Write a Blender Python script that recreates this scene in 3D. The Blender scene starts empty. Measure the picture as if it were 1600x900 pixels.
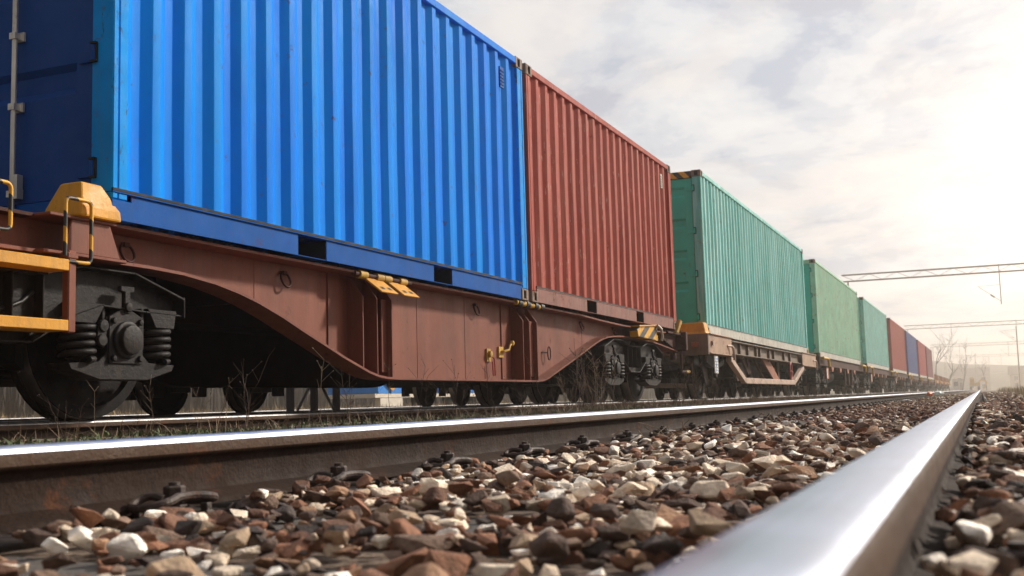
import bpy, bmesh, math, random
import numpy as np
from mathutils import Vector, Matrix, noise
random.seed(7); rng = np.random.default_rng(7)
PI = math.pi; R = math.radians
sc = bpy.context.scene; COL = sc.collection

# ---------------------------------------------------------------- camera
FPX, YAW, PITCH, ROLL, CZ = 1728.15, R(22.7514), R(5.8864), R(-1.559), 0.062
def cam_axes():
    cy, sy, cp, sp = math.cos(YAW), math.sin(YAW), math.cos(PITCH), math.sin(PITCH)
    f = Vector((-sy*cp, cy*cp, sp)); r0 = Vector((cy, sy, 0)); u0 = r0.cross(f)
    r = r0*math.cos(ROLL) + u0*math.sin(ROLL); return r, r.cross(f), f
cd = bpy.data.cameras.new('camera'); cam = bpy.data.objects.new('camera', cd); COL.objects.link(cam)
_r, _u, _f = cam_axes()
cam.matrix_world = Matrix(((_r.x, _u.x, -_f.x, 0), (_r.y, _u.y, -_f.y, 0), (_r.z, _u.z, -_f.z, CZ), (0, 0, 0, 1)))
cd.sensor_width = 36; cd.lens = FPX/1600*36; cd.clip_start = 0.02; cd.clip_end = 3000
cd.dof.use_dof = True; cd.dof.focus_distance = 6.5; cd.dof.aperture_fstop = 7.0
sc.camera = cam

# ---------------------------------------------------------------- light
SUN_AZ, SUN_EL = R(36), R(30)          # azimuth measured from +Y towards +X
sd = Vector((math.sin(SUN_AZ)*math.cos(SUN_EL), math.cos(SUN_AZ)*math.cos(SUN_EL), math.sin(SUN_EL)))
sl = bpy.data.lights.new('sun', 'SUN'); sl.energy = 4.2; sl.angle = R(5); sl.color = (1.0, .91, .80)
so = bpy.data.objects.new('sun', sl); COL.objects.link(so)
so.rotation_euler = (-sd).to_track_quat('-Z', 'Y').to_euler()
w = bpy.data.worlds.new('World'); sc.world = w; w.use_nodes = True
def build_world():
    nt = w.node_tree; N = nt.nodes; L = nt.links; N.clear()
    def n(t, **k):
        o = N.new(t)
        for a, b in k.items(): setattr(o, a, b)
        return o
    def math_(op, a, b=None, c=None):
        m = n('ShaderNodeMath', operation=op)
        for i, v in enumerate((a, b, c)):
            if v is None: continue
            if isinstance(v, (int, float)): m.inputs[i].default_value = v
            else: L.new(v, m.inputs[i])
        return m.outputs[0]
    out = n('ShaderNodeOutputWorld')
    sky = n('ShaderNodeTexSky', sky_type='NISHITA'); sky.sun_disc = False
    sky.sun_elevation = SUN_EL; sky.sun_rotation = SUN_AZ; sky.dust_density = 1
    b1 = n('ShaderNodeBackground'); b1.inputs[1].default_value = .05; L.new(sky.outputs[0], b1.inputs[0])
    tc = n('ShaderNodeTexCoord')
    nv = n('ShaderNodeVectorMath', operation='NORMALIZE'); L.new(tc.outputs['Generated'], nv.inputs[0])
    sp = n('ShaderNodeSeparateXYZ'); L.new(nv.outputs[0], sp.inputs[0])
    zz = math_('ADD', math_('MAXIMUM', sp.outputs[2], 0.0), .22)
    cx = math_('DIVIDE', sp.outputs[0], zz); cy = math_('DIVIDE', sp.outputs[1], zz)
    cb = n('ShaderNodeCombineXYZ'); L.new(cx, cb.inputs[0]); L.new(cy, cb.inputs[1])
    def nz(scale, det, rough, dist=0.0, off=0.0):
        mp = n('ShaderNodeMapping'); mp.inputs['Location'].default_value = (off, off*.7, 0); L.new(cb.outputs[0], mp.inputs[0])
        t = n('ShaderNodeTexNoise'); t.inputs['Scale'].default_value = scale; t.inputs['Detail'].default_value = det
        t.inputs['Roughness'].default_value = rough; t.inputs['Distortion'].default_value = dist
        L.new(mp.outputs[0], t.inputs['Vector']); return t.outputs['Fac']
    def ramp(fac, stops):
        r = n('ShaderNodeValToRGB'); r.color_ramp.interpolation = 'EASE'
        e = r.color_ramp.elements
        while len(e) < len(stops): e.new(.5)
        for i, (p, c) in enumerate(stops): e[i].position = p; e[i].color = (*c, 1)
        L.new(fac, r.inputs[0]); return r.outputs[0]
    cl = ramp(nz(3.6, 9, .60, .25, 3.1), [(.38, (.60, .655, .77)), (.46, (.77, .80, .865)), (.54, (.91, .92, .945)), (.64, (1.0, .995, .99))])
    pk = ramp(nz(2.6, 6, .55, .2, 9.3), [(.44, (0, 0, 0)), (.58, (1, 1, 1))])
    mx = n('ShaderNodeMix', data_type='RGBA', blend_type='MULTIPLY'); mx.inputs['B'].default_value = (1.0, .925, .88, 1)
    pf = math_('MULTIPLY', pk, .55); L.new(pf, mx.inputs['Factor']); L.new(cl, mx.inputs['A'])
    # warm flare glow painted into the low sky ahead, apart from the sun
    gd = Vector((math.sin(R(6)), math.cos(R(6)), math.tan(R(7)))).normalized()
    dp = n('ShaderNodeVectorMath', operation='DOT_PRODUCT'); L.new(nv.outputs[0], dp.inputs[0]); dp.inputs[1].default_value = gd
    g = math_('POWER', math_('MAXIMUM', dp.outputs['Value'], 0.0), 80.0)
    gc = n('ShaderNodeMix', data_type='RGBA', blend_type='ADD'); gc.inputs['B'].default_value = (.75, .64, .50, 1)
    L.new(g, gc.inputs['Factor']); L.new(mx.outputs['Result'], gc.inputs['A'])
    b2 = n('ShaderNodeBackground'); side = math_('MULTIPLY_ADD', dp.outputs['Value'], .42, .40); L.new(math_('MINIMUM', math_('MAXIMUM', side, .28), .765), b2.inputs[1]); L.new(gc.outputs['Result'], b2.inputs[0])
    hole = ramp(nz(1.9, 6, .55, .3, 21.0), [(.28, (.90, .90, .90)), (.42, (.985, .985, .985))])
    ms = n('ShaderNodeMixShader'); L.new(hole, ms.inputs[0]); L.new(b1.outputs[0], ms.inputs[1]); L.new(b2.outputs[0], ms.inputs[2])
    L.new(ms.outputs[0], out.inputs[0])
build_world()
vs = sc.view_settings; vs.view_transform = 'Standard'; vs.look = 'None'; vs.exposure = 0.24; vs.gamma = 1; vs.use_curve_mapping = False
sc.cycles.max_bounces = 6; sc.cycles.diffuse_bounces = 3; sc.cycles.glossy_bounces = 3; sc.cycles.volume_bounces = 1
sc.cycles.sample_clamp_indirect = 4

# ---------------------------------------------------------------- materials
def pm(name, col, rough=.5, metal=0.0, var=.18, vscale=2.5, streak=0.0, scol=(.25, .2, .15), rust=0.0, rcol=(.13, .045, .02),
       fade=0.0, fcol=(.6, .62, .6), bump=.15, bscale=60, sst=(16, 16, .9), spec=.5, attr=None, chips=0.0, ccol=(.02, .015, .012)):
    m = bpy.data.materials.new(name); m.use_nodes = True; nt = m.node_tree; N = nt.nodes; L = nt.links
    bs = N['Principled BSDF']; tc = N.new('ShaderNodeTexCoord'); oi = N.new('ShaderNodeObjectInfo')
    add = N.new('ShaderNodeVectorMath'); add.operation = 'ADD'
    sc_ = N.new('ShaderNodeVectorMath'); sc_.operation = 'SCALE'; sc_.inputs['Scale'].default_value = 37.0
    cmb = N.new('ShaderNodeCombineXYZ'); L.new(oi.outputs['Random'], cmb.inputs[0]); L.new(oi.outputs['Random'], cmb.inputs[1]); L.new(cmb.outputs[0], sc_.inputs[0])
    L.new(tc.outputs['Object'], add.inputs[0]); L.new(sc_.outputs[0], add.inputs[1]); P = add.outputs[0]
    def nz(scale, det=5, rough=.6, stretch=None):
        v = P
        if stretch:
            mp = N.new('ShaderNodeMapping'); mp.inputs['Scale'].default_value = stretch; L.new(P, mp.inputs[0]); v = mp.outputs[0]
        t = N.new('ShaderNodeTexNoise'); t.inputs['Scale'].default_value = scale; t.inputs['Detail'].default_value = det
        t.inputs['Roughness'].default_value = rough; L.new(v, t.inputs['Vector']); return t.outputs['Fac']
    def rmp(f, a, b, lo=0.0, hi=1.0):
        r = N.new('ShaderNodeMapRange'); r.inputs[1].default_value = a; r.inputs[2].default_value = b
        r.inputs[3].default_value = lo; r.inputs[4].default_value = hi; L.new(f, r.inputs[0]); return r.outputs[0]
    def mul(a, b):
        x = N.new('ShaderNodeMath'); x.operation = 'MULTIPLY'; L.new(a, x.inputs[0])
        if isinstance(b, float): x.inputs[1].default_value = b
        else: L.new(b, x.inputs[1])
        return x.outputs[0]
    def mix(f, a, c, mode='MIX'):
        x = N.new('ShaderNodeMix'); x.data_type = 'RGBA'; x.blend_type = mode
        if isinstance(f, float): x.inputs['Factor'].default_value = f
        else: L.new(f, x.inputs['Factor'])
        L.new(a, x.inputs['A'])
        if isinstance(c, tuple): x.inputs['B'].default_value = (*c, 1)
        else: L.new(c, x.inputs['B'])
        return x.outputs['Result']
    if attr:
        at = N.new('ShaderNodeAttribute'); at.attribute_name = attr; c = at.outputs['Color']
    else:
        rgb = N.new('ShaderNodeRGB'); rgb.outputs[0].default_value = (*col, 1); c = rgb.outputs[0]
    v = rmp(nz(vscale), .3, .7, 1-var, 1+var)
    cv = N.new('ShaderNodeCombineColor'); [L.new(v, cv.inputs[i]) for i in range(3)]
    c = mix(1.0, c, cv.outputs[0], 'MULTIPLY')
    if fade: c = mix(mul(rmp(nz(1.0, 6, .65, (5, 5, .5)), .42, .66), float(fade)), c, fcol)
    if streak: c = mix(mul(rmp(nz(1.0, 7, .7, sst), .48, .72), float(streak)), c, scol)
    rgh = rmp(nz(vscale*3), .3, .7, max(0, rough-.1), min(1, rough+.12))
    if chips: c = mix(mul(rmp(nz(1.0, 8, .75, (26, 26, 5)), .60, .64), float(chips)), c, ccol)
    if rust:
        f = mul(rmp(nz(9, 9, .72), .50+.12*(1-rust), .60+.12*(1-rust)), rmp(nz(1.3, 3), .4, .6)); c = mix(f, c, rcol)
        a = N.new('ShaderNodeMath'); a.operation = 'ADD'; a.use_clamp = True; L.new(rgh, a.inputs[0]); L.new(mul(f, .4), a.inputs[1]); rgh = a.outputs[0]
    L.new(c, bs.inputs['Base Color']); L.new(rgh, bs.inputs['Roughness']); bs.inputs['Metallic'].default_value = metal
    bs.inputs['Specular IOR Level'].default_value = spec
    if bump:
        b = N.new('ShaderNodeBump'); b.inputs['Strength'].default_value = bump; b.inputs['Distance'].default_value = .01
        L.new(nz(bscale, 4, .6), b.inputs['Height']); L.new(b.outputs[0], bs.inputs['Normal'])
    return m
M = {}
M['blue'] = pm('blue_paint', (.0, .195, .82), .5, var=.10, vscale=1.2, streak=.25, scol=(.01, .28, .75), fade=.4, fcol=(.0, .36, .80), spec=.06, rust=.12, bump=.05, bscale=14, chips=.35, ccol=(.03, .20, .45))
M['blue_door'] = pm('blue_paint_door_shade', (.001, .055, .27), .6, var=.12, streak=.2, scol=(.01, .07, .25), rust=.1, bump=.05, spec=.25)  # container blue darkened, the shade on the door end put into the colour
M['blue_dark'] = pm('blue_rail_paint', (.0, .085, .36), .55, var=.15, streak=.3, scol=(.02, .10, .25), spec=.1, rust=.3, bump=.08)
M['blue_post'] = pm('blue_post_paint', (.0, .30, .85), .6, spec=.1, var=.15, streak=.35, scol=(.10, .16, .22), rust=.35, chips=.9, ccol=(.03, .07, .12), bump=.12)
M['red'] = pm('red_brown_paint', (.34, .052, .034), .6, spec=.15, var=.15, vscale=1.5, streak=.5, scol=(.46, .20, .15), fade=.4, fcol=(.50, .14, .10), rust=.15, bump=.06, bscale=20, chips=.45, ccol=(.6, .45, .38))
M['red_rail'] = pm('dusty_red_rail_paint', (.20, .065, .045), .65, var=.25, streak=.5, scol=(.28, .18, .14), rust=.5)
M['teal'] = pm('teal_paint', (.06, .44, .40), .5, var=.15, streak=.65, scol=(.50, .62, .52), fade=.75, fcol=(.36, .76, .77), rust=.35, rcol=(.30, .15, .06), bump=.06)
M['teal_door'] = pm('teal_door_paint', (.03, .50, .40), .5, var=.12, streak=.2, scol=(.2, .45, .35), rust=.2)
M['pale_green'] = pm('pale_green_paint', (.34, .62, .47), .55, var=.2, streak=.7, scol=(.60, .58, .36), fade=.5, fcol=(.20, .62, .42), rust=.5, rcol=(.30, .14, .06))
M['sea_green'] = pm('sea_green_paint', (.24, .59, .55), .55, var=.2, streak=.6, scol=(.42, .46, .33), fade=.4, fcol=(.42, .70, .62), rust=.4, rcol=(.30, .14, .06))
M['brick'] = pm('brick_red_paint', (.42, .075, .06), .55, var=.15, streak=.4, scol=(.42, .2, .16), rust=.2)
M['navy'] = pm('navy_paint', (.04, .08, .30), .5, var=.15, streak=.4, scol=(.15, .16, .3), rust=.2)
M['crimson'] = pm('crimson_paint', (.44, .06, .07), .55, var=.15, streak=.4, scol=(.40, .18, .16), rust=.2)
M['maroon'] = pm('maroon_paint', (.24, .06, .09), .55, var=.15, streak=.4, scol=(.3, .18, .18), rust=.2)
M['pale_rail'] = pm('worn_pale_rail_paint', (.46, .45, .40), .6, var=.25, streak=.6, scol=(.22, .16, .10), rust=.5, rcol=(.25, .11, .05))
M['casting'] = pm('weathered_steel_casting', (.22, .15, .11), .7, var=.3, rust=.6, rcol=(.16, .06, .03))
M['gold_casting'] = pm('ochre_worn_casting', (.26, .17, .10), .7, var=.3, rust=.6, rcol=(.16, .06, .03))
M['dark'] = pm('black_painted_gap_shade_and_rubber', (.012, .011, .011), .8, var=.2)  # seal rubber, and black painted as shade in joints, pockets and apertures
M['rod'] = pm('galvanised_rod', (.66, .63, .58), .42, metal=.7, var=.25, rust=.45, rcol=(.2, .1, .06))
M['brown'] = pm('brown_wagon_paint', (.185, .058, .036), .55, spec=.25, var=.18, vscale=1.1, streak=.55, scol=(.13, .06, .04), fade=.4, fcol=(.29, .10, .06), rust=.25, rcol=(.09, .035, .02), bump=.12, bscale=25, chips=.12, ccol=(.35, .22, .15))
M['brown_dark'] = pm('dark_brown_wagon_paint', (.060, .022, .016), .7, spec=.2, var=.2, streak=.3, scol=(.10, .06, .045), rust=.3, bump=.12)
M['tan'] = pm('dusty_tan_wagon_paint', (.38, .24, .16), .6, var=.25, streak=.6, scol=(.14, .08, .05), rust=.6, rcol=(.22, .09, .04))
M['dun'] = pm('grey_brown_wagon_paint', (.17, .125, .09), .65, var=.25, streak=.6, scol=(.08, .05, .035), rust=.5, rcol=(.16, .06, .03))
M['pale_bar'] = pm('pale_pinkish_truss_paint', (.50, .36, .28), .6, var=.2, streak=.5, scol=(.2, .1, .06), rust=.4)
M['rust_plate'] = pm('rusty_brace_paint', (.28, .10, .05), .7, var=.25, rust=.5)
M['yellow'] = pm('safety_yellow_paint', (.64, .29, .006), .55, var=.16, streak=.55, scol=(.35, .17, .02), rust=.3, rcol=(.25, .1, .02), bump=.2, chips=.3, ccol=(.2, .1, .03))
M['yellow_dull'] = pm('dull_yellow_paint', (.50, .29, .035), .65, var=.25, streak=.6, scol=(.18, .09, .03), rust=.5, chips=.4)
M['black'] = pm('black_paint', (.016, .014, .013), .5, var=.3)
M['bogie'] = pm('grimy_bogie_steel', (.015, .013, .0125), .55, spec=.2, var=.35, vscale=5, streak=.35, scol=(.075, .055, .045), rust=.35, rcol=(.06, .03, .018), bump=.3, bscale=45)
M['wheel'] = pm('grimy_wheel_steel', (.007, .006, .006), .7, spec=.15, var=.4, rust=.4, rcol=(.04, .02, .012), bump=.3)
M['tread'] = pm('worn_wheel_tread', (.30, .28, .27), .35, metal=.9, var=.2)
M['rail_top'] = pm('polished_rail_steel', (.56, .60, .70), .36, metal=1.0, var=.02, vscale=3, bump=0, streak=.5, scol=(.36, .38, .44), sst=(190, 1.2, 190))
M['shade_steel'] = pm('black_shade_inner_steel', (.016, .008, .007), .85, var=.3, spec=.1)  # near black colour paints in the deep shade under and behind the train
M['rail_worn'] = pm('dull_rail_steel', (.26, .25, .25), .5, metal=.9, var=.2, vscale=6, bump=0)
M['rail_side'] = pm('rusty_rail_steel', (.075, .042, .026), .62, spec=.15, var=.22, vscale=4, streak=.25, scol=(.05, .03, .02), rust=.3, rcol=(.14, .06, .03), bump=.35, bscale=90)
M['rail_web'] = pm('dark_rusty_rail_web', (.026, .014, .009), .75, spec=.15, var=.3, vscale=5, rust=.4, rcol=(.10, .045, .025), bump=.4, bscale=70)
M['fasten'] = pm('rusty_fastening_steel', (.055, .034, .025), .6, var=.35, vscale=20, rust=.6, rcol=(.11, .045, .025), bump=.4, bscale=150)
M['wood'] = pm('weathered_sleeper_timber', (.085, .072, .062), .85, var=.35, vscale=6, streak=.3, scol=(.14, .12, .10), bump=.6, bscale=60)
M['stone'] = pm('ballast_stone', (1, 1, 1), .82, var=.38, vscale=28, attr='col', bump=.7, bscale=140, spec=.3)
M['mast_grey'] = pm('weathered_grey_mast_steel', (.13, .12, .11), .7, var=.3, rust=.4)
M['concrete'] = pm('concrete', (.42, .40, .37), .85, var=.2, bump=.3)
M['galv'] = pm('galvanised_mast_steel', (.62, .57, .50), .6, metal=.4, var=.15)
M['white'] = pm('white_paint', (.78, .78, .76), .55, var=.1, rust=.1)
M['plate_blue'] = pm('pale_blue_label', (.30, .42, .70), .5, var=.2)
M['glass'] = pm('dark_window', (.04, .05, .09), .2, var=.1)
M['machine'] = pm('machine_yellow_paint', (.70, .40, .02), .5, var=.2, rust=.2)
M['orange'] = pm('orange_plastic', (.75, .14, .03), .4, var=.1)
M['bag'] = pm('white_plastic', (.80, .80, .78), .4, var=.1)
M['blue_litter'] = pm('blue_plastic', (.03, .25, .6), .4, var=.1)
M['stem'] = pm('dry_stem', (.085, .055, .036), .85, var=.35, vscale=9, bump=0)
M['stem_pale'] = pm('pale_dry_stem', (.20, .145, .09), .85, var=.3, vscale=9, bump=0)
M['bark'] = pm('bark', (.11, .085, .065), .9, var=.3)
M['facade'] = pm('plaster', (.55, .47, .38), .8, var=.15)
M['facade_grey'] = pm('grey_cladding', (.40, .38, .36), .8, var=.15)
M['roof'] = pm('roof_tiles', (.20, .14, .11), .8, var=.2)
M['yb'] = None

def stripes(name, period=.16, ax='Y', slant=.6):
    m = bpy.data.materials.new(name); m.use_nodes = True; N = m.node_tree.nodes; L = m.node_tree.links; bs = N['Principled BSDF']
    tc = N.new('ShaderNodeTexCoord'); sp = N.new('ShaderNodeSeparateXYZ'); L.new(tc.outputs['Object'], sp.inputs[0])
    s = N.new('ShaderNodeMath'); s.operation = 'MULTIPLY_ADD'; L.new(sp.outputs['Z'], s.inputs[0]); s.inputs[1].default_value = slant; L.new(sp.outputs[ax], s.inputs[2])
    d = N.new('ShaderNodeMath'); d.operation = 'DIVIDE'; L.new(s.outputs[0], d.inputs[0]); d.inputs[1].default_value = period
    fr = N.new('ShaderNodeMath'); fr.operation = 'FRACT'; L.new(d.outputs[0], fr.inputs[0])
    gt = N.new('ShaderNodeMath'); gt.operation = 'GREATER_THAN'; L.new(fr.outputs[0], gt.inputs[0]); gt.inputs[1].default_value = .5
    t = N.new('ShaderNodeTexNoise'); t.inputs['Scale'].default_value = 12; t.inputs['Detail'].default_value = 8; L.new(tc.outputs['Object'], t.inputs['Vector'])
    mr = N.new('ShaderNodeMapRange'); mr.inputs[1].default_value = .55; mr.inputs[2].default_value = .7; mr.inputs[4].default_value = .7; L.new(t.outputs['Fac'], mr.inputs[0])
    mx = N.new('ShaderNodeMix'); mx.data_type = 'RGBA'; L.new(gt.outputs[0], mx.inputs['Factor']); mx.inputs['A'].default_value = (.02, .018, .016, 1); mx.inputs['B'].default_value = (.72, .36, .012, 1)
    m2 = N.new('ShaderNodeMix'); m2.data_type = 'RGBA'; L.new(mr.outputs[0], m2.inputs['Factor']); L.new(mx.outputs['Result'], m2.inputs['A']); m2.inputs['B'].default_value = (.16, .09, .04, 1)
    L.new(m2.outputs['Result'], bs.inputs['Base Color']); bs.inputs['Roughness'].default_value = .5
    return m
M['stripe'] = stripes('yellow_black_stripes', .46, 'Y', -2.0)
M['stripe_z'] = stripes('yellow_black_bands', .16, 'Y', 1.0)
M['stripe_x'] = stripes('yellow_black_header_stripes', .22, 'X', .9)
M['stripe_y'] = stripes('yellow_black_roller_bands', .13, 'Y', .15)

def ground_mat():
    m = bpy.data.materials.new('ground_soil'); m.use_nodes = True; N = m.node_tree.nodes; L = m.node_tree.links; bs = N['Principled BSDF']
    tc = N.new('ShaderNodeTexCoord')
    def nz(s, d=6):
        t = N.new('ShaderNodeTexNoise'); t.inputs['Scale'].default_value = s; t.inputs['Detail'].default_value = d; t.inputs['Roughness'].default_value = .65
        L.new(tc.outputs['Object'], t.inputs['Vector']); return t.outputs['Fac']
    def rp(f, st):
        r = N.new('ShaderNodeValToRGB'); e = r.color_ramp.elements
        while len(e) < len(st): e.new(.5)
        for i, (p, c) in enumerate(st): e[i].position = p; e[i].color = (*c, 1)
        L.new(f, r.inputs[0]); return r.outputs[0]
    a = rp(nz(9, 10), [(.32, (.045, .03, .022)), (.5, (.13, .088, .062)), (.66, (.30, .23, .17))])
    b = rp(nz(30, 10), [(.3, (.13, .10, .05)), (.5, (.30, .22, .12)), (.7, (.45, .36, .22))])
    sp = N.new('ShaderNodeSeparateXYZ'); L.new(tc.outputs['Object'], sp.inputs[0])
    # dry grass only away from the tracks
    ab = N.new('ShaderNodeMath'); ab.operation = 'ADD'; L.new(sp.outputs[0], ab.inputs[0]); ab.inputs[1].default_value = 5.0
    abs_ = N.new('ShaderNodeMath'); abs_.operation = 'ABSOLUTE'; L.new(ab.outputs[0], abs_.inputs[0])
    ad = N.new('ShaderNodeMath'); ad.operation = 'MULTIPLY_ADD'; L.new(nz(.8), ad.inputs[0]); ad.inputs[1].default_value = 3.0; L.new(abs_.outputs[0], ad.inputs[2])
    mr = N.new('ShaderNodeMapRange'); mr.inputs[1].default_value = 7.6; mr.inputs[2].default_value = 9.0; L.new(ad.outputs[0], mr.inputs[0])
    mx = N.new('ShaderNodeMix'); mx.data_type = 'RGBA'; L.new(mr.outputs[0], mx.inputs['Factor']); L.new(a, mx.inputs['A']); L.new(b, mx.inputs['B'])
    L.new(mx.outputs['Result'], bs.inputs['Base Color']); bs.inputs['Roughness'].default_value = .95
    bp = N.new('ShaderNodeBump'); bp.inputs['Strength'].default_value = .6; bp.inputs['Distance'].default_value = .02; L.new(nz(45, 8), bp.inputs['Height']); L.new(bp.outputs[0], bs.inputs['Normal'])
    return m
M['ground'] = ground_mat()

# ---------------------------------------------------------------- mesh helpers
OFF = {}
def tag(o, label=None, cat=None, group=None, kind=None):
    if label: o['label'] = label
    if cat: o['category'] = cat
    if group: o['group'] = group
    if kind: o['kind'] = kind
    return o
def thing(name, loc, label, cat, group=None):
    o = bpy.data.objects.new(name, None); o.empty_display_size = .2; COL.objects.link(o); o.location = loc; OFF[o] = Vector(loc)
    return tag(o, label, cat, group)
def copy_tree(o, parent=None):
    c = o.copy(); COL.objects.link(c); c.parent = parent
    for ch in list(o.children): copy_tree(ch, c)
    return c
class MB:
    def __init__(s): s.v = []; s.f = []; s.m = []
    def add(s, vs, fs, mi=0):
        b = len(s.v); s.v += [tuple(v) for v in vs]; s.f += [tuple(i+b for i in f) for f in fs]; s.m += [mi]*len(fs); return s
    def box(s, x0, x1, y0, y1, z0, z1, mi=0):
        x0, x1 = sorted((x0, x1)); y0, y1 = sorted((y0, y1)); z0, z1 = sorted((z0, z1))
        v = [(x, y, z) for x in (x0, x1) for y in (y0, y1) for z in (z0, z1)]
        return s.add(v, [(0, 1, 3, 2), (4, 6, 7, 5), (0, 4, 5, 1), (2, 3, 7, 6), (0, 2, 6, 4), (1, 5, 7, 3)], mi)
    def prismX(s, pts, x0, x1, mi=0):          # polygon in (y,z) extruded along x
        x0, x1 = sorted((x0, x1)); n = len(pts)
        v = [(x0, *p) for p in pts]+[(x1, *p) for p in pts]
        return s.add(v, [tuple(range(n)), tuple(range(2*n-1, n-1, -1))]+[(i, i+n, (i+1) % n+n, (i+1) % n) for i in range(n)], mi)
    def prismY(s, pts, y0, y1, mi=0):          # polygon in (x,z)
        n = len(pts); v = [(p[0], y0, p[1]) for p in pts]+[(p[0], y1, p[1]) for p in pts]
        return s.add(v, [tuple(range(n)), tuple(range(2*n-1, n-1, -1))]+[(i, i+n, (i+1) % n+n, (i+1) % n) for i in range(n)], mi)
    def stripX(s, line, x0, x1, th, mi=0):     # thick plate following a (y,z) polyline, thickness th downwards
        n = len(line)
        pts = list(line)+[(p[0], p[1]-th) for p in reversed(line)]
        for i in range(n-1):
            a, b = line[i], line[i+1]; dy, dz = b[0]-a[0], b[1]-a[1]; l = math.hypot(dy, dz); ny, nzz = dz/l*th, -dy/l*th
            s.prismX([a, b, (b[0]+ny, b[1]+nzz), (a[0]+ny, a[1]+nzz)], x0, x1, mi)
        return s
    def tube(s, path, r, n=8, mi=0, cap=True):
        path = [Vector(p) for p in path]; base = len(s.v); k = len(path); prev = None
        for i, p in enumerate(path):
            t = (path[min(i+1, k-1)]-path[max(i-1, 0)]).normalized()
            if prev is None:
                a = t.orthogonal().normalized()
            else:
                a = (prev-t*prev.dot(t)); a = a.normalized() if a.length > 1e-6 else t.orthogonal().normalized()
            prev = a; b = t.cross(a); rr = r[i] if isinstance(r, (list, tuple)) else r
            for j in range(n):
                an = 2*PI*j/n; q = p+(a*math.cos(an)+b*math.sin(an))*rr; s.v.append(tuple(q))
        for i in range(k-1):
            for j in range(n):
                s.f.append((base+i*n+j, base+i*n+(j+1) % n, base+(i+1)*n+(j+1) % n, base+(i+1)*n+j)); s.m.append(mi)
        if cap:
            s.f.append(tuple(base+j for j in reversed(range(n)))); s.m.append(mi); s.f.append(tuple(base+(k-1)*n+j for j in range(n))); s.m.append(mi)
        return s
    def lathe(s, c, axis, prof, n=24, mi=0):    # prof: (along axis, radius)
        c = Vector(c); ax = Vector(axis).normalized(); a = ax.orthogonal().normalized(); b = ax.cross(a); base = len(s.v); k = len(prof)
        for (h, r) in prof:
            for j in range(n):
                an = 2*PI*j/n; s.v.append(tuple(c+ax*h+(a*math.cos(an)+b*math.sin(an))*r))
        for i in range(k-1):
            mm = mi[i] if isinstance(mi, (list, tuple)) else mi
            for j in range(n):
                s.f.append((base+i*n+j, base+i*n+(j+1) % n, base+(i+1)*n+(j+1) % n, base+(i+1)*n+j)); s.m.append(mm)
        return s
    def build(s, name, mats, parent=None, bevel=0.0, smooth=0, off=None, seg=1):
        o3 = off if off is not None else (OFF.get(parent) if parent is not None else Vector((0, 0, 0)))
        me = bpy.data.meshes.new(name); me.from_pydata([(v[0]-o3.x, v[1]-o3.y, v[2]-o3.z) for v in s.v], [], s.f)
        if not isinstance(mats, (list, tuple)): mats = [mats]
        for m in mats: me.materials.append(m)
        me.polygons.foreach_set('material_index', s.m)
        bm = bmesh.new(); bm.from_mesh(me); bmesh.ops.recalc_face_normals(bm, faces=bm.faces); bm.to_mesh(me); bm.free()
        if smooth:
            me.polygons.foreach_set('use_smooth', [True]*len(me.polygons)); me.set_sharp_from_angle(angle=R(smooth))
        me.update(); o = bpy.data.objects.new(name, me); COL.objects.link(o)
        if parent is not None: o.parent = parent
        OFF[o] = o3
        if bevel:
            b = o.modifiers.new('bevel', 'BEVEL'); b.width = bevel; b.segments = seg; b.limit_method = 'ANGLE'; b.angle_limit = R(40)
        return o
def solo(mb, name, mats, loc, label, cat, group=None, kind=None, local=False, **k):
    o = mb.build(name, mats, None, off=Vector((0, 0, 0)) if local else Vector(loc), **k); o.location = loc
    return tag(o, label, cat, group, kind)

# ---------------------------------------------------------------- ground, hills
def bank(x):
    '''raised weedy strip between the two tracks'''
    a = min(1, max(0, (-1.95-x)/.5)); b = min(1, max(0, (x+4.72)/.25)); a = a*a*(3-2*a); b = b*b*(3-2*b)
    return .118*a*b
def ground():
    xs = np.concatenate([-np.geomspace(1500, 14, 22), np.arange(-13, 8, .35), np.geomspace(8.2, 1500, 24)])
    ys = np.concatenate([[-60, -20, -5], np.arange(-1, 30, .35), np.geomspace(30.4, 2500, 60)])
    X, Y = np.meshgrid(xs, ys); Z = np.full_like(X, -.175)
    for i in range(X.shape[0]):
        for j in range(X.shape[1]):
            x, y = X[i, j], Y[i, j]
            Z[i, j] += .022*noise.noise(Vector((x*.9, y*.9, 3)))*(1 if abs(x) < 60 else 0)
            Z[i, j] += bank(x)
            if x > 1.0 and x < 60: Z[i, j] += min(.06, (x-1.0)*.02)
    n, m = X.shape; v = np.stack([X, Y, Z], -1).reshape(-1, 3)
    f = [(i*m+j, i*m+j+1, (i+1)*m+j+1, (i+1)*m+j) for i in range(n-1) for j in range(m-1)]
    me = bpy.data.meshes.new('ground'); me.from_pydata(v.tolist(), [], f); me.materials.append(M['ground']); me.polygons.foreach_set('use_smooth', [True]*len(f))
    o = bpy.data.objects.new('ground', me); COL.objects.link(o); o['kind'] = 'structure'
ground()
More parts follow.
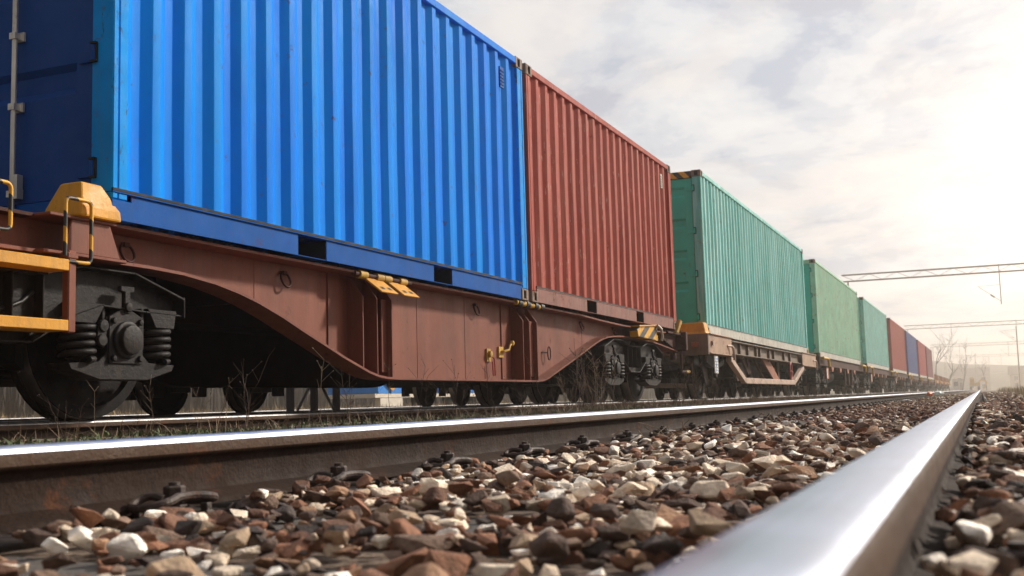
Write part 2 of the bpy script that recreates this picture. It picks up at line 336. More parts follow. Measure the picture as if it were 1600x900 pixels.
def hills():
    mb = MB(); pts = []
    for k, (Y0, amp) in enumerate(((430, 9), (520, 17))):
        xs = np.linspace(-320, 420, 70); rows = []
        for j, (dy, hh) in enumerate(((0, 0), (14, .55), (34, .9), (60, 1.0), (110, .6))):
            rows.append([(x, Y0+dy+8*noise.noise(Vector((x*.02, j, k))), -.5+hh*amp*(.75+.5*noise.noise(Vector((x*.012, 5+k, 0)))+.12*noise.noise(Vector((x*.08, j, k))))) for x in xs])
        v = [p for r in rows for p in r]; m = len(xs)
        mb.add(v, [(i*m+j, i*m+j+1, (i+1)*m+j+1, (i+1)*m+j) for i in range(len(rows)-1) for j in range(m-1)])
    o = mb.build('hills', pm('wooded_hill', (.10, .085, .05), .95, var=.4, vscale=.05, bump=0), smooth=60); o['kind'] = 'structure'
hills()

# ---------------------------------------------------------------- containers
def corr_wall(mb, x, sx, y0, y1, z0, z1, depth=.036, seed=0):
    """vertical corrugation in the plane x, outward side sx"""
    pit = .278; n = max(1, round((y1-y0-.06)/pit)); p = (y1-y0-.04)/n; k = p/.278; prof = [(y0, 0.0)]
    y = y0+.02
    for i in range(n):
        a = y+.072*k/2; b = a+.068*k; c = b+.070*k; d = c+.068*k
        r = .0045
        for (yy, dd, s1, s2) in ((a, 0, 0, 1), (b, 1, 1, 0), (c, 1, 0, 1), (d, 0, 1, 0)):
            # small fillet at each bend
            if dd == 0 and s2: q = [(yy-r, 0), (yy, .0009), (yy+r*.8, .0035)]
            elif dd == 1 and s1: q = [(yy-r*.8, depth-.0035), (yy, depth-.0009), (yy+r, depth)]
            elif dd == 1: q = [(yy-r, depth), (yy, depth-.0009), (yy+r*.8, depth-.0035)]
            else: q = [(yy-r*.8, .0035), (yy, .0009), (yy+r, 0)]
            prof += q
        y += p
    prof.append((y1, 0.0))
    nz = 9; v = []
    for i in range(nz+1):
        z = z0+(z1-z0)*i/nz
        for (yy, d) in prof:
            dent = .006*noise.noise(Vector((seed*9.1, yy*.9, z*1.1)))+.002*noise.noise(Vector((seed, yy*3, z*2.5)))
            v.append((x-sx*(d+.006)+dent*(0 if i in (0, nz) else 1), yy+(.002*noise.noise(Vector((seed+3, yy*5, z*2)))), z))
    m = len(prof); mb.add(v, [(i*m+j, i*m+j+1, (i+1)*m+j+1, (i+1)*m+j) for i in range(nz) for j in range(m-1)])
def casting(mb, x, y, z, sx, sy, top, w=.162, l=.178, h=.118):
    """corner casting with a dark recessed aperture; x,y,z is the outer corner"""
    z0, z1 = (z-h, z) if top else (z, z+h)
    x1 = x-sx*w; y1 = y-sy*l
    # outer shell minus apertures: frame around the side hole and the end hole
    def frame(plane, a0, a1, p0, outv, t):
        c = (a0+a1)/2; hw = .032; zc = (z0+z1)/2; hz = .040
        for (b0, b1, c0, c1) in ((a0, c-hw, z0, z1), (c+hw, a1, z0, z1), (c-hw, c+hw, z0, zc-hz), (c-hw, c+hw, zc+hz, z1)):
            if plane == 'x': mb.box(p0, p0-outv*t, b0, b1, c0, c1, 0)
            else: mb.box(b0, b1, p0, p0-outv*t, c0, c1, 0)
        if plane == 'x': mb.box(p0-outv*t, p0-outv*(t+.01), c-hw-.005, c+hw+.005, zc-hz-.005, zc+hz+.005, 1)
        else: mb.box(c-hw-.005, c+hw+.005, p0-outv*t, p0-outv*(t+.01), zc-hz-.005, zc+hz+.005, 1)
    ylo, yhi = sorted((y, y1)); frame('x', ylo+.02 if sy < 0 else ylo, yhi-.02 if sy > 0 else yhi, x, sx, .02)
    xlo, xhi = sorted((x-sx*.0005, x1)); frame('y', xlo, xhi, y, sy, .019)
    mb.box(x-sx*.035, x1, y-sy*.035, y1, z0+.001, z1-.001, 0)
    mb.box(x-sx*.021, x1, y-sy*.021, y1, z0+.0015, z0+.016, 0); mb.box(x-sx*.021, x1, y-sy*.021, y1, z1-.016, z1-.0015, 0)

def container(Y0, L_, H, zb, mat, label, group=None, rail=None, post=None, door=None, cast='casting', pockets=True, hazard=False, dy_end=-1, detail=True, xc=-5.519, blind=None):
    W = 2.438; xr = xc+W/2; xl = xc-W/2; Y1 = Y0+L_; zt = zb+H
    t = thing('shipping_container', (xc, Y0, zb), label, 'shipping container', group)
    mat = M[mat]; rail = M[rail] if rail else mat; post = M[post] if post else mat; door = M[door] if door else mat
    for sx, x in ((1, xr), (-1, xl)):
        mb = MB(); corr_wall(mb, x-sx*.012, sx, Y0+.075, Y1-.075, zb+.165, zt-.075, seed=Y0+sx); mb.build('side_panel', mat, t, smooth=25)
        b = MB(); z0 = zb+.006; z1 = zb+.155
        if pockets:
            cyc = (Y0+Y1)/2; spans = [(Y0+.16, cyc-1.025-.19), (cyc-1.025+.18, cyc+1.025-.18), (cyc+1.025+.19, Y1-.16)]
            if L_ < 7: spans = [(Y0+.16, cyc-1.22), (cyc-.86, cyc+.86), (cyc+1.22, Y1-.16)]
            for a, c in zip(spans[:-1], spans[1:]):
                b.box(x-sx*.25, x-sx*.26, a[1]-.01, c[0]+.01, z0, z1, 1)
                b.box(x-sx*.02, x-sx*.25, a[1]-.004, a[1]+.002, z0+.004, z1-.004, 1); b.box(x-sx*.02, x-sx*.25, c[0]-.002, c[0]+.004, z0+.004, z1-.004, 1)
                b.box(x-sx*.012, x-sx*.24, a[1]+.002, c[0]-.002, z0, z0+.006, 0)
        else: spans = [(Y0+.16, Y1-.16)]
        for a, c in spans: b.box(x-sx*.010, x-sx*.018, a, c, z0, z1, 0)
        ya_ = Y0+.002 if blind else Y0+.16; b.box(x+(sx*.003 if blind else -sx*.006), x-sx*.06, ya_, Y1-.16, z1, z1+.008, 0)          # upper flange
        b.box(x-sx*(-.0015 if blind else .011), x-sx*.06, ya_+.002 if blind else Y0+.17, Y1-.17, z1+.008, z1+.026, 1)        # black strip painted as shade in the joint under the panel
        b.build('bottom_rail', [rail, M['dark']], t, bevel=.002)
        MB().box(x-sx*.002, x-sx*.07, Y0+.15, Y1-.15, zt-.085, zt-.012).build('top_rail', mat if rail is mat or not hazard else mat, t, bevel=.006)
        for sy, y in ((-1, Y0), (1, Y1)):
            p = MB()
            p.prismY([(x-sx*.003, zb+.118), (x-sx*.16, zb+.118), (x-sx*.16, zt-.118), (x-sx*.003, zt-.118)], y-sy*.003, y-sy*.05)
            p.box(x-sx*.0035, x-sx*.05, y-sy*.05, y-sy*.155 if sy > 0 else y-sy*.125, zb+.118, zt-.118)
            p.build('corner_post', post, t, bevel=.008)
            for top in (0, 1):
                cb = MB()
                if blind and sy < 0 and not top:
                    cb.box(x-sx*.003, x-sx*.162, y, y+.178, zb, zb+.118); cb.build('corner_casting', M[blind], t, bevel=.006); continue
                casting(cb, x, y, zt if top else zb, sx, sy, top); cb.build('corner_casting', [M[cast], M['dark']], t, bevel=.006 if detail else 0)
    # roof
    rb = MB(); n = int(L_/.42); v = []
    prof = []
    for i in range(n):
        y = Y0+.1+(L_-.2)*i/n; q = (L_-.2)/n; prof += [(y, 0), (y+q*.3, 0), (y+q*.4, .018), (y+q*.8, .018), (y+q*.9, 0)]
    for x in (xl+.07, xr-.07): v += [(x, a, zt-.05+b_) for a, b_ in prof]
    m = len(prof); rb.add(v, [(j, j+1, m+j+1, m+j) for j in range(m-1)]); rb.build('roof_panel', mat, t)
    # blank end (far) and doors (near)
    ye = Y1 if dy_end < 0 else Y0; s = 1 if dy_end < 0 else -1
    eb = MB(); px = []
    x = xl+.16; nn = 9; q = (W-.32)/nn
    for i in range(nn): px += [(x, 0), (x+q*.3, 0), (x+q*.5, .045), (x+q*.8, .045)]; x += q
    px.append((xr-.16, 0)); v = []
    for z in (zb+.14, zt-.12): v += [(a, ye-s*(.02+d), z) for a, d in px]
    m = len(px); eb.add(v, [(j, j+1, m+j+1, m+j) for j in range(m-1)]); eb.build('end_wall', mat, t)
    MB().box(xl+.162, xr-.162, ye-s*.01, ye-s*.06, zb+.002, zb+.14).build('end_sill', rail, t); MB().box(xl+.162, xr-.162, ye-s*.01, ye-s*.06, zt-.12, zt-.002).build('end_header', rail, t)
    yd = Y0 if dy_end < 0 else Y1; s = -1 if dy_end < 0 else 1
    MB().box(xl+.162, xr-.162, yd-s*.02, yd-s*.10, zb+.01, zb+.15).build('door_sill', rail, t, bevel=.005)
    hd = MB().box(xl+.162, xr-.162, yd-s*.008, yd-s*.10, zt-.125, zt-.008); hd.build('door_header', M['stripe_x'] if hazard else mat, t, bevel=.005)
    dz0, dz1 = zb+.16, zt-.135; yr = yd-s*.045
    for sx in (1, -1):
        d = MB(); xo = xc+sx*(W/2-.175); xi = xc+sx*.012
        # horizontal trapezoid grooves in the middle of the leaf, flat margins round it
        ng = 4 if H < 2.7 else 5; rows = [(dz0, 0)]; hz = (dz1-dz0)
        zs = [zb+.80+i*(.62 if H < 2.7 else .56) for i in range(3 if H < 2.7 else 4)]
        for z in zs: rows += [(z-.045, 0), (z, .032), (z+.10, .032), (z+.135, 0)]
        rows.append((dz1, 0)); xa, xb = sorted((xo-sx*.13, xi+sx*.08))
        v = [(xa, yr-s*dd, z) for z, dd in rows]+[(xb, yr-s*dd, z) for z, dd in rows]; m = len(rows)
        d.add(v, [(j, j+1, m+j+1, m+j) for j in range(m-1)])
        d.add([(xa, yr-s*dd, z) for z, dd in rows]+[(xa, yr, z) for z, dd in rows], [(j, j+1, m+j+1, m+j) for j in range(m-1)])
        d.add([(xb, yr-s*dd, z) for z, dd in rows]+[(xb, yr, z) for z, dd in rows], [(j, j+1, m+j+1, m+j) for j in range(m-1)])
        for (a0, a1) in ((min(xo, xo-sx*.13), max(xo, xo-sx*.13)), (min(xi, xi+sx*.08), max(xi, xi+sx*.08))): d.box(a0, a1, yr+s*.004, yr-s*.05, dz0, dz1)
        do = d.build('door', door, t)
        g = MB().box(xo+sx*.002, xo+sx*.016, yr+s*.001, yr-s*.04, dz0, dz1, 0); g.build('door_seal', M['dark'], do, off=OFF[t])
        for k in range(4 if H > 2.7 else 4):
            z = zb+.30+k*(H-.62)/3
            h = MB(); xh = xc+sx*(W/2-.155)
            h.box(xh-sx*.12, xh+sx*.0, yr+s*.022, yr+s*.004, z-.04, z+.025, 0)
            h.tube([(xh+sx*.012, yr+s*.046, z-.045), (xh+sx*.012, yr+s*.046, z+.045)], .016, 8, 0)
            h.box(xh-sx*.002, xh+sx*.040, yr+s*.064, yr-s*.01, z-.058, z-.048, 1); h.box(xh-sx*.002, xh+sx*.040, yr+s*.064, yr-s*.01, z+.048, z+.058, 1); h.box(xh+sx*.028, xh+sx*.042, yr+s*.050, yr+s*.02, z-.05, z+.05, 1)
            h.build('hinge', [door, M['dark']], do, off=OFF[t])
        for xx in ((xo-sx*.56), (xi+sx*.17)):
            rr = MB().tube([(xx, yr+s*.045, zb+.05), (xx, yr+s*.045, zt-.05)], .0155, 12, 0)
            for z in (zb+.21, zb+.72, zb+1.14, zt-.25):
                rr.box(xx-.042, xx+.042, yr+s*.018, yr+s*.004, z-.025, z+.03, 0); rr.box(xx-.023, xx+.023, yr+s*.066, yr+s*.018, z-.018, z+.02, 0)
            for z in (zb+.27,): rr.box(xx+.005, xx+.055, yr+s*.062, yr+s*.02, z-.09, z+.05, 0)
            rr.build('locking_bar', M['rod'], do, off=OFF[t], smooth=40)
    return t
ZB, ZC = 1.110, 1.146
c1 = container(4.647, 6.058, 2.591, ZB, 'blue', 'bright blue short container nearest the camera, scratched corner post and steel locking rod', rail='blue_dark', post='blue_post', door='blue_door', cast='casting', blind='blue_dark')
c2 = container(10.80, 6.058, 2.591, ZB, 'red', 'rusty red-brown short container right behind the bright blue one on the same wagon', rail='red_rail', cast='casting')
GC = 'long containers along the train'
gy = [18.936, 33.482, 48.194, 62.982, 77.154, 91.667, 105.80]
spec = [('teal', 'teal green long container with striped yellow and black door header behind the brown-red one', 'teal_door', True),
        ('pale_green', 'pale streaky green long container with rust and a bright green patch, fourth from the front', 'teal_door', False),
        ('sea_green', 'faded sea-green long container between the streaky pale green one and a brick-red one', 'sea_green', False),
        ('brick', 'brick-red long container directly in front of the navy blue one', 'brick', False),
        ('navy', 'navy blue long container between two red ones far down the train', 'navy', False),
        ('crimson', 'crimson long container right behind the navy blue one', 'crimson', False),
        ('maroon', 'dull maroon long container, last and farthest of the loaded containers', 'maroon', False)]
for y, (mt, lb, dr, hz) in zip(gy, spec):
    container(y, 12.192, 2.896, ZC, mt, lb, GC, rail='pale_rail', post=mt, door=dr, pockets=False, hazard=hz, detail=y < 40)
# vents on the blue and red side walls near the far top corner
for (t, y0, m, zb) in ((c1, 4.647, 'blue', ZB), (c2, 10.80, 'red', ZB)):
    v = MB(); X = -4.300; y = y0+5.52; z = zb+2.591-.33
    v.box(X-.028, X-.012, y-.05, y+.05, z-.11, z+.11, 0)
    for k in range(5): v.box(X-.012, X-.004, y-.04, y+.04, z-.085+k*.036, z-.070+k*.036, 0)
    v.build('vent', [M['blue_dark'] if m == 'blue' else M['pale_rail']], t, bevel=.003)
# tint data plates on the doors of c1
# ---------------------------------------------------------------- running gear
XC = -5.52
def wheel_mb(x, y, z, s, r=.46):
    mb = MB()
    mb.lathe((x, y, z), (s, 0, 0), [(.068, .001), (.068, .09), (.045, .10), (.02, .14), (.015, .33), (.035, .385), (.066, .395), (.066, r-.004), (.060, r), (-.040, r+.004), (-.05, r+.028), (-.068, r+.028), (-.068, .39), (-.02, .37), (-.03, .14), (-.068, .10), (-.068, .001)], 40, [1]*8+[2]+[1]*8)
    return mb
def spring_mb(x, y, z0, z1, r=.088, turns=4.2, tr=.017):
    mb = MB(); n = int(turns*14); mb.tube([(x+math.cos(2*PI*turns*i/n)*r, y+math.sin(2*PI*turns*i/n)*r, z0+tr+(z1-z0-2*tr)*i/n) for i in range(n+1)], tr, 8)
    mb.tube([(x+math.cos(2*PI*turns*i/n+2)*r*.55, y+math.sin(2*PI*turns*i/n+2)*r*.55, z0+tr+(z1-z0-2*tr)*i/n) for i in range(n+1)], tr*.7, 6)
    return mb
def axlebox(x, y, s):
    """x: centre of journal, s: outward side"""
    b = MB(); zc = .47; xo = x+s*.07
    b.prismX([(y-.13, .60), (y+.13, .60), (y+.135, .40), (y+.20, .345), (y+.42, .335), (y+.40, .30), (y+.19, .245), (y-.19, .245), (y-.40, .30), (y-.42, .335), (y-.20, .345), (y-.135, .40)], x-s*.09, xo)
    b.lathe((xo, y, zc), (s, 0, 0), [(0, .108), (.028, .108), (.034, .098), (.034, .086), (.062, .084), (.068, .070), (.068, .0005)], 28)
    b.prismX([(y-.135, .335), (y+.135, .335), (y+.135, .60), (y+.04, .64), (y-.04, .64), (y-.135, .60)], xo, xo+s*.012)
    for a in (-1, 1):
        for z in (.365, .575): b.lathe((xo+s*.012, y+a*.105, z), (s, 0, 0), [(0, .02), (.018, .02), (.02, .0005)], 6)
    # T-shaped lifting stop above the box
    b.prismX([(y-.022, .62), (y+.022, .62), (y+.022, .74), (y+.055, .745), (y+.055, .775), (y-.055, .775), (y-.055, .745), (y-.022, .74)], xo-s*.01, xo+s*.02)
    b.lathe((xo+s*.02, y, .655), (s, 0, 0), [(0, .028), (.015, .028), (.02, .0005)], 12)
    return b
def bogie(w_, yc, wb=1.8, detail=True):
    fr = MB()
    for s in (1, -1):
        x = XC+s*1.0; h = wb/2
        top = [(yc-h-.48, .74), (yc-h-.05, .86), (yc-h+.35, .86), (yc-.3, .80), (yc+.3, .80), (yc+h-.35, .86), (yc+h+.05, .86), (yc+h+.48, .74)]
        bot = [(yc+h+.49, .64), (yc+h+.16, .645), (yc+h-.20, .66), (yc+h-.38, .60), (yc+.22, .44), (yc-.22, .44), (yc-h+.38, .60), (yc-h+.20, .66), (yc-h-.16, .645), (yc-h-.49, .64)]
        fr.prismX(top+bot, x-.012, x+.012)
        fr.stripX(top, x-.07*s, x+.10*s, .014); fr.stripX(list(reversed(bot)), x-.07*s, x+.085*s, .012)
        fr.stripX([(yc+h+.482, .75), (yc+h+.483, .62)], x-.05*s, x+.10*s, .012); fr.stripX([(yc-h-.483, .62), (yc-h-.482, .75)], x-.05*s, x+.10*s, .012)
        for k in (-.30, -.1, .1, .30): fr.box(x+s*.012, x+s*.075, yc+k*wb/1.8-.006, yc+k*wb/1.8+.006, .5, .80)
        for a in (-1, 1):                                        # horn guides and spring seats round each axle box
            ya = yc+a*h
            for b_ in (-1, 1):
                fr.box(x-s*.05, x+s*.06, ya+b_*.155-.012, ya+b_*.155+.012, .42, .66)
                fr.prismX([(ya+b_*.17, .66), (ya+b_*.42, .66), (ya+b_*.40, .55), (ya+b_*.24, .55)], x-s*.08, x+s*.085)
            # friction link
            fr.lathe((x+s*.10, ya-.22, .46), (s, 0, 0), [(0, .035), (.02, .035), (.022, .0005)], 12); fr.lathe((x+s*.10, ya-.21, .54), (s, 0, 0), [(0, .035), (.02, .035), (.022, .0005)], 12)
            fr.prismX([(ya-.255, .46), (ya-.185, .46), (ya-.175, .54), (ya-.245, .54)], x+s*.09, x+s*.108)
    fr.box(XC-1, XC+1, yc-.18, yc+.18, .55, .80)
    for a in (-1, 1): fr.box(XC-.99, XC+.99, yc+a*(wb/2+.44)-.05, yc+a*(wb/2+.44)+.05, .64, .74)
    for s in (1, -1):                                            # brake beams and rods
        fr.tube([(XC+s*.55, yc-wb/2-.35, .30), (XC+s*.55, yc+wb/2+.35, .30)], .02, 6)
    f = fr.build('bogie', M['bogie'], w_, bevel=.004)
    off = OFF[w_]
    for a in (-1, 1):
        ya = yc+a*wb/2
        MB().tube([(XC-1.05, ya, .47), (XC+1.05, ya, .47)], .075, 14).build('axle', M['wheel'], f, off=off, smooth=40)
        for s in (1, -1):
            wheel_mb(XC+s*.75, ya, .49, s).build('wheel', [M['bogie'], M['wheel'], M['tread']], f, off=off, smooth=35)
            axlebox(XC+s*1.0, ya, s).build('axle_box', M['bogie'], f, off=off, bevel=.004, smooth=35)
            for b_ in (-1, 1): spring_mb(XC+s*1.01, ya+b_*.30, .335, .555).build('spring', M['bogie'], f, off=off, smooth=60)
            for b_ in (-1, 1): MB().prismX([(ya+b_*.47, .30), (ya+b_*.53, .34), (ya+b_*.54, .58), (ya+b_*.49, .62)], XC+s*.69, XC+s*.81).build('brake_shoe', M['wheel'], f, off=off)
    return f
def buffer(w_, x, y, s, mat='brown_dark'):
    MB().lathe((x, y, 1.0), (0, s, 0), [(0, .001), (0, .13), (.05, .13), (.05, .10), (.32, .095), (.32, .06), (.50, .06), (.50, .20), (.53, .225), (.545, .2), (.555, .0005)], 24).build('buffer', M[mat], w_, smooth=40)
def ring(mb, x, y, z, r=.055, tr=.008, sx=1):
    n = 16; mb.tube([(x+sx*(.012+.035*(1-math.cos(2*PI*i/n))/2), y+math.sin(2*PI*i/n)*r, z-r*.9+math.cos(2*PI*i/n)*r) for i in range(n+1)], tr, 6)
    mb.box(x, x+sx*.03, y-.02, y+.02, z-.012, z+.012)

# ---------------------------------------------------------------- wagon 1 (fish-bellied brown container wagon)
def wagon1():
    t = thing('container_wagon', (XC, 9.6, .024), 'brown bogie flat wagon with deep fish-bellied side sills carrying the blue and rusty red containers', 'freight wagon')
    bot = [(2.3, .80), (3.1, .86), (3.9, .905), (4.81, .905), (5.05, .905), (5.35, .895), (5.66, .865), (5.90, .825), (6.12, .775), (6.38, .70), (6.62, .62), (7.18, .44), (7.55, .335), (7.70, .305), (7.83, .292), (8.0, .288), (9.5, .288), (11.15, .288), (11.32, .30), (11.48, .33), (11.64, .375), (12.5, .60), (12.80, .685), (12.99, .735), (13.2, .79), (13.40, .835), (13.6, .868), (13.85, .89), (14.31, .91), (14.88, .905), (15.59, .90), (16.2, .87), (16.9, .82), (17.2, .80)]
    zt = 1.082
    for s in (1, -1):
        xw = XC+s*.99; xf = XC+s*1.13
        mb = MB(); n = len(bot)
        v = [(xw, y, z) for y, z in bot]+[(xw, y, zt) for y, z in bot]; mb.add(v, [(i, i+1, n+i+1, n+i) for i in range(n-1)])
        v2 = [(xw-s*.012, y, z) for y, z in bot]+[(xw-s*.012, y, zt) for y, z in bot]; mb.add(v2, [(i, i+1, n+i+1, n+i) for i in range(n-1)])
        for yy in (6.25, 8.62, 9.6, 13.0):   # plate seams
            z0 = np.interp(yy, [p[0] for p in bot], [p[1] for p in bot]); mb.box(xw, xw+s*.003, yy-.006, yy+.006, z0, zt)
        mb.build('side_sill', M['brown'] if s > 0 else M['shade_steel'], t)  # far sill: same paint in its own colour, blackened here for shade
        MB().stripX(bot, xw-s*.06, xf-s*.0, .018).build('lower_flange', M['brown'] if s > 0 else M['shade_steel'], t)
        tf = MB(); tl = [(4.72, 1.104), (5.6, 1.100), (7.0, 1.098), (9.6, 1.097), (12.5, 1.088), (13.2, 1.066), (14.2, 1.050), (15.2, 1.052), (17.2, 1.06)]
        tf.stripX(tl, xw-s*.05, xf+s*.035, .018); tf.build('upper_flange', M['brown'], t)
        for (y, full) in ((7.25, 0), (7.46, 1), (7.68, 1), (7.92, 1), (10.55, 0), (10.74, 1), (10.92, 1), (11.14, 1)):
            rb = MB(); z0 = np.interp(y, [p[0] for p in bot], [p[1] for p in bot])
            if full: rb.prismX([(y-.007, z0), (y+.007, z0), (y+.007, zt-.02), (y-.007, zt-.02)], xw, xf-.0*s) if False else rb.add(
                [(xw, y-.007, z0), (xf, y-.007, z0), (xf, y-.007, zt-.17), (xw+s*.03, y-.007, zt-.02), (xw, y-.007, zt-.02), (xw, y+.007, z0), (xf, y+.007, z0), (xf, y+.007, zt-.17), (xw+s*.03, y+.007, zt-.02), (xw, y+.007, zt-.02)],
                [(0, 1, 2, 3, 4), (5, 6, 7, 8, 9), (0, 1, 6, 5), (1, 2, 7, 6), (2, 3, 8, 7), (3, 4, 9, 8)])
            else: rb.box(xw, xw+s*.012, y-.09, y+.09, z0+.01, zt)
            if full and y in (7.46, 7.92, 10.74, 11.14): rb.box(xw+s*.08, xw+s*.092, y+(.007 if y in (7.46, 10.74) else -.007), y+(.09 if y in (7.46, 10.74) else -.09), z0+.04, zt-.16)
            rb.build('stiffener', M['brown'], t, bevel=.002)
    xw = XC+.99; xf = XC+1.13
    for y in (4.99, 6.58, 9.82, 12.93, 14.25): r = MB(); ring(r, xw, y, 1.02 if y > 5 else 1.03, .055); r.build('lashing_ring', M['brown_dark'], t, smooth=60)
    h = MB(); n = 18
    h.tube([(xw+.05, 11.72+.045*math.sin(2*PI*i/n), .60+.075*math.cos(2*PI*i/n)) for i in range(n+1)], .007, 6); h.tube([(xw, 11.60, .61), (xw+.05, 11.68, .605)], .008, 6)
    h.build('pull_handle', M['brown_dark'], t, smooth=60)
    h = MB().box(xw, xw+.02, 10.07, 10.16, .47, .60, 0); h.lathe((xw+.02, 10.115, .545), (1, 0, 0), [(0, .035), (.03, .03), (.035, .0005)], 14, 0)
    h.tube([(xw+.04, 10.12, .54), (xw+.055, 10.16, .50), (xw+.055, 10.18, .33), (xw+.055, 10.13, .33), (xw+.055, 10.12, .47)], .008, 6, 1); h.build('brake_valve_handle', [M['yellow_dull'], M['brick']], t, smooth=50)
    h = MB().box(xw, xw+.02, 10.37, 10.48, .52, .63, 0); h.tube([(xw+.02, 10.42, .58), (xw+.05, 10.42, .58), (xw+.06, 10.53, .60), (xw+.06, 10.57, .65), (xw+.06, 10.62, .67)], .012, 8, 0)
    h.lathe((xw+.06, 10.62, .67), (0, .3, 1), [(-.03, .001), (-.025, .02), (0, .028), (.025, .02), (.03, .001)], 12, 0); h.build('changeover_lever', M['yellow_dull'], t, smooth=50)
    # folding spigot flaps
    for y in (7.42, 7.78):
        f = MB(); f.add([(xf+.03, y, 1.065), (xf+.03, y+.27, 1.065), (xf+.16, y+.33, .945), (xf+.16, y+.06, .945), (xf+.02, y, 1.055), (xf+.02, y+.27, 1.055), (xf+.15, y+.33, .935), (xf+.15, y+.06, .935)], [(0, 1, 2, 3), (7, 6, 5, 4), (0, 4, 5, 1), (1, 5, 6, 2), (2, 6, 7, 3), (3, 7, 4, 0)], 0)
        for a in (.08, .19):
            f.add([(xf+.118, y+a+.02, .989), (xf+.118, y+a+.07, .989), (xf+.138, y+a+.08, .970), (xf+.138, y+a+.03, .970)], [(0, 1, 2, 3)], 1)
        f.build('folding_flap', [M['yellow'], M['black']], t, bevel=.003)
    rl = MB()
    rl.tube([(xf+.03, 7.28, 1.075), (xf+.03, 8.18, 1.075)], .022, 12, 0)
    for y in (7.34, 7.60, 7.72, 7.98): rl.tube([(xf+.03, y, 1.075), (xf+.03, y+.11, 1.075)], .034, 12, 1)
    rl.build('flap_hinge', [M['brown_dark'], M['yellow_dull']], t, smooth=40)
    rl = MB().tube([(xf+.035, 10.46, 1.085), (xf+.035, 11.22, 1.075)], .030, 12, 0)
    for y in (10.5, 10.72, 10.95, 11.12): rl.tube([(xf+.035, y, 1.085), (xf+.035, y+.09, 1.08)], .040, 12, 1)
    rl.build('flap_hinge', [M['yellow_dull'], M['black']], t, smooth=40)
    # tiger-striped folding stop near the far end, with its lever
    b = MB(); b.prismX([(14.55, .90), (15.45, .885), (15.52, 1.06), (15.45, 1.10), (14.62, 1.05), (14.50, .99)], xf+.02, xf+.14); b.build('striped_stop', M['stripe'], t, bevel=.008)
    b = MB(); b.stripX([(14.55, 1.058), (15.45, 1.112), (15.70, 1.09)], xf-.02, xf+.16, .022); b.build('stop_cover', M['yellow'], t, bevel=.004)
    b = MB(); b.tube([(xf+.17, 15.42, 1.10), (xf+.19, 15.55, 1.05), (xf+.19, 15.60, .95), (xf+.17, 15.62, .89)], .02, 8); b.build('stop_lever', M['galv'], t, smooth=50)
    b = MB(); b.prismX([(15.66, .90), (15.86, .90), (15.86, .99), (15.80, .96), (15.76, 1.0), (15.71, .96), (15.66, .99)], xf+.03, xf+.05); b.build('stop_bracket', M['yellow_dull'], t)
    b = MB(); b.add([(xf+.05, 16.72, 1.06), (xf+.12, 16.72, 1.06), (xf+.12, 16.84, 1.06), (xf+.05, 16.84, 1.06), (xf+.10, 16.88, 1.27), (xf+.15, 16.88, 1.27), (xf+.15, 16.98, 1.25), (xf+.10, 16.98, 1.25)], [(0, 1, 2, 3), (4, 5, 6, 7), (0, 1, 5, 4), (1, 2, 6, 5), (2, 3, 7, 6), (3, 0, 4, 7)]); b.build('raised_stop', M['yellow_dull'], t, bevel=.006)
    # far headstock
    b = MB().box(XC-1.36, XC+1.28, 17.16, 17.26, .80, 1.09); b.box(XC-1.30, XC+1.20, 16.4, 17.16, 1.04, 1.07)
    b.prismX([(16.4, .95), (17.16, .80), (17.16, 1.04), (16.4, 1.04)], XC+1.10, XC+1.115); b.prismX([(16.4, .95), (17.16, .80), (17.16, 1.04), (16.4, 1.04)], XC-1.115, XC-1.10)
    for z in (.88, 1.02): b.lathe((XC+1.20, 17.16, z), (0, -1, 0), [(0, .02), (.018, .02), (.02, .0005)], 6)
    b.build('headstock', M['brown_dark'], t, bevel=.006)
    for s in (1, -1): buffer(t, XC+s*.875, 17.26, 1)
    b = MB(); b.tube([(XC+1.18, 17.20, .80), (XC+1.18, 17.20, .52), (XC+1.16, 17.26, .47), (XC+1.16, 17.55, .47)], .022, 8, 0); b.tube([(XC+1.05, 17.20, .80), (XC+1.05, 17.20, .66)], .05, 10, 0); b.tube([(XC+1.16, 17.55, .47), (XC+1.16, 17.75, .475)], .026, 8, 1)
    b.build('brake_pipe_cock', [M['brown_dark'], M['yellow_dull']], t, smooth=40)
    # centre sill and cross members
    b = MB().box(XC-.22, XC+.22, 2.3, 17.16, .70, 1.06)
    for y in (6.2, 7.5, 9.6, 11.5, 13): b.box(XC-.98, XC+.98, y-.04, y+.04, .78, 1.05)
    b.build('centre_sill', M['shade_steel'], t)
    # near bolster: open ended box with light side plate, wagon end platform
    b = MB(); x0, x1 = XC-1.22, XC+1.19
    b.add([(x0, 4.24, 1.10), (x1, 4.24, 1.10), (x1, 4.72, 1.10), (x0, 4.72, 1.10), (x0, 4.24, 1.082), (x1, 4.24, 1.082), (x1, 4.72, 1.082), (x0, 4.72, 1.082)], [(0, 1, 2, 3), (7, 6, 5, 4), (0, 4, 5, 1), (1, 5, 6, 2), (2, 6, 7, 3), (3, 7, 4, 0)])
    b.box(x0, x1, 4.20, 4.80, .885, .903)
    b.box(XC-1.0, XC+.95, 4.36, 4.38, .903, 1.082)
    b.add([(x1-.01, 4.40, 1.082), (x1-.01, 4.68, 1.082), (x1-.01, 4.76, .903), (x1-.01, 4.34, .903), (x1-.03, 4.40, 1.082), (x1-.03, 4.68, 1.082), (x1-.03, 4.76, .903), (x1-.03, 4.34, .903)], [(0, 1, 2, 3), (7, 6, 5, 4), (0, 4, 5, 1), (1, 5, 6, 2), (2, 6, 7, 3), (3, 7, 4, 0)])
    b.build('bolster', M['brown'], t, bevel=.004)
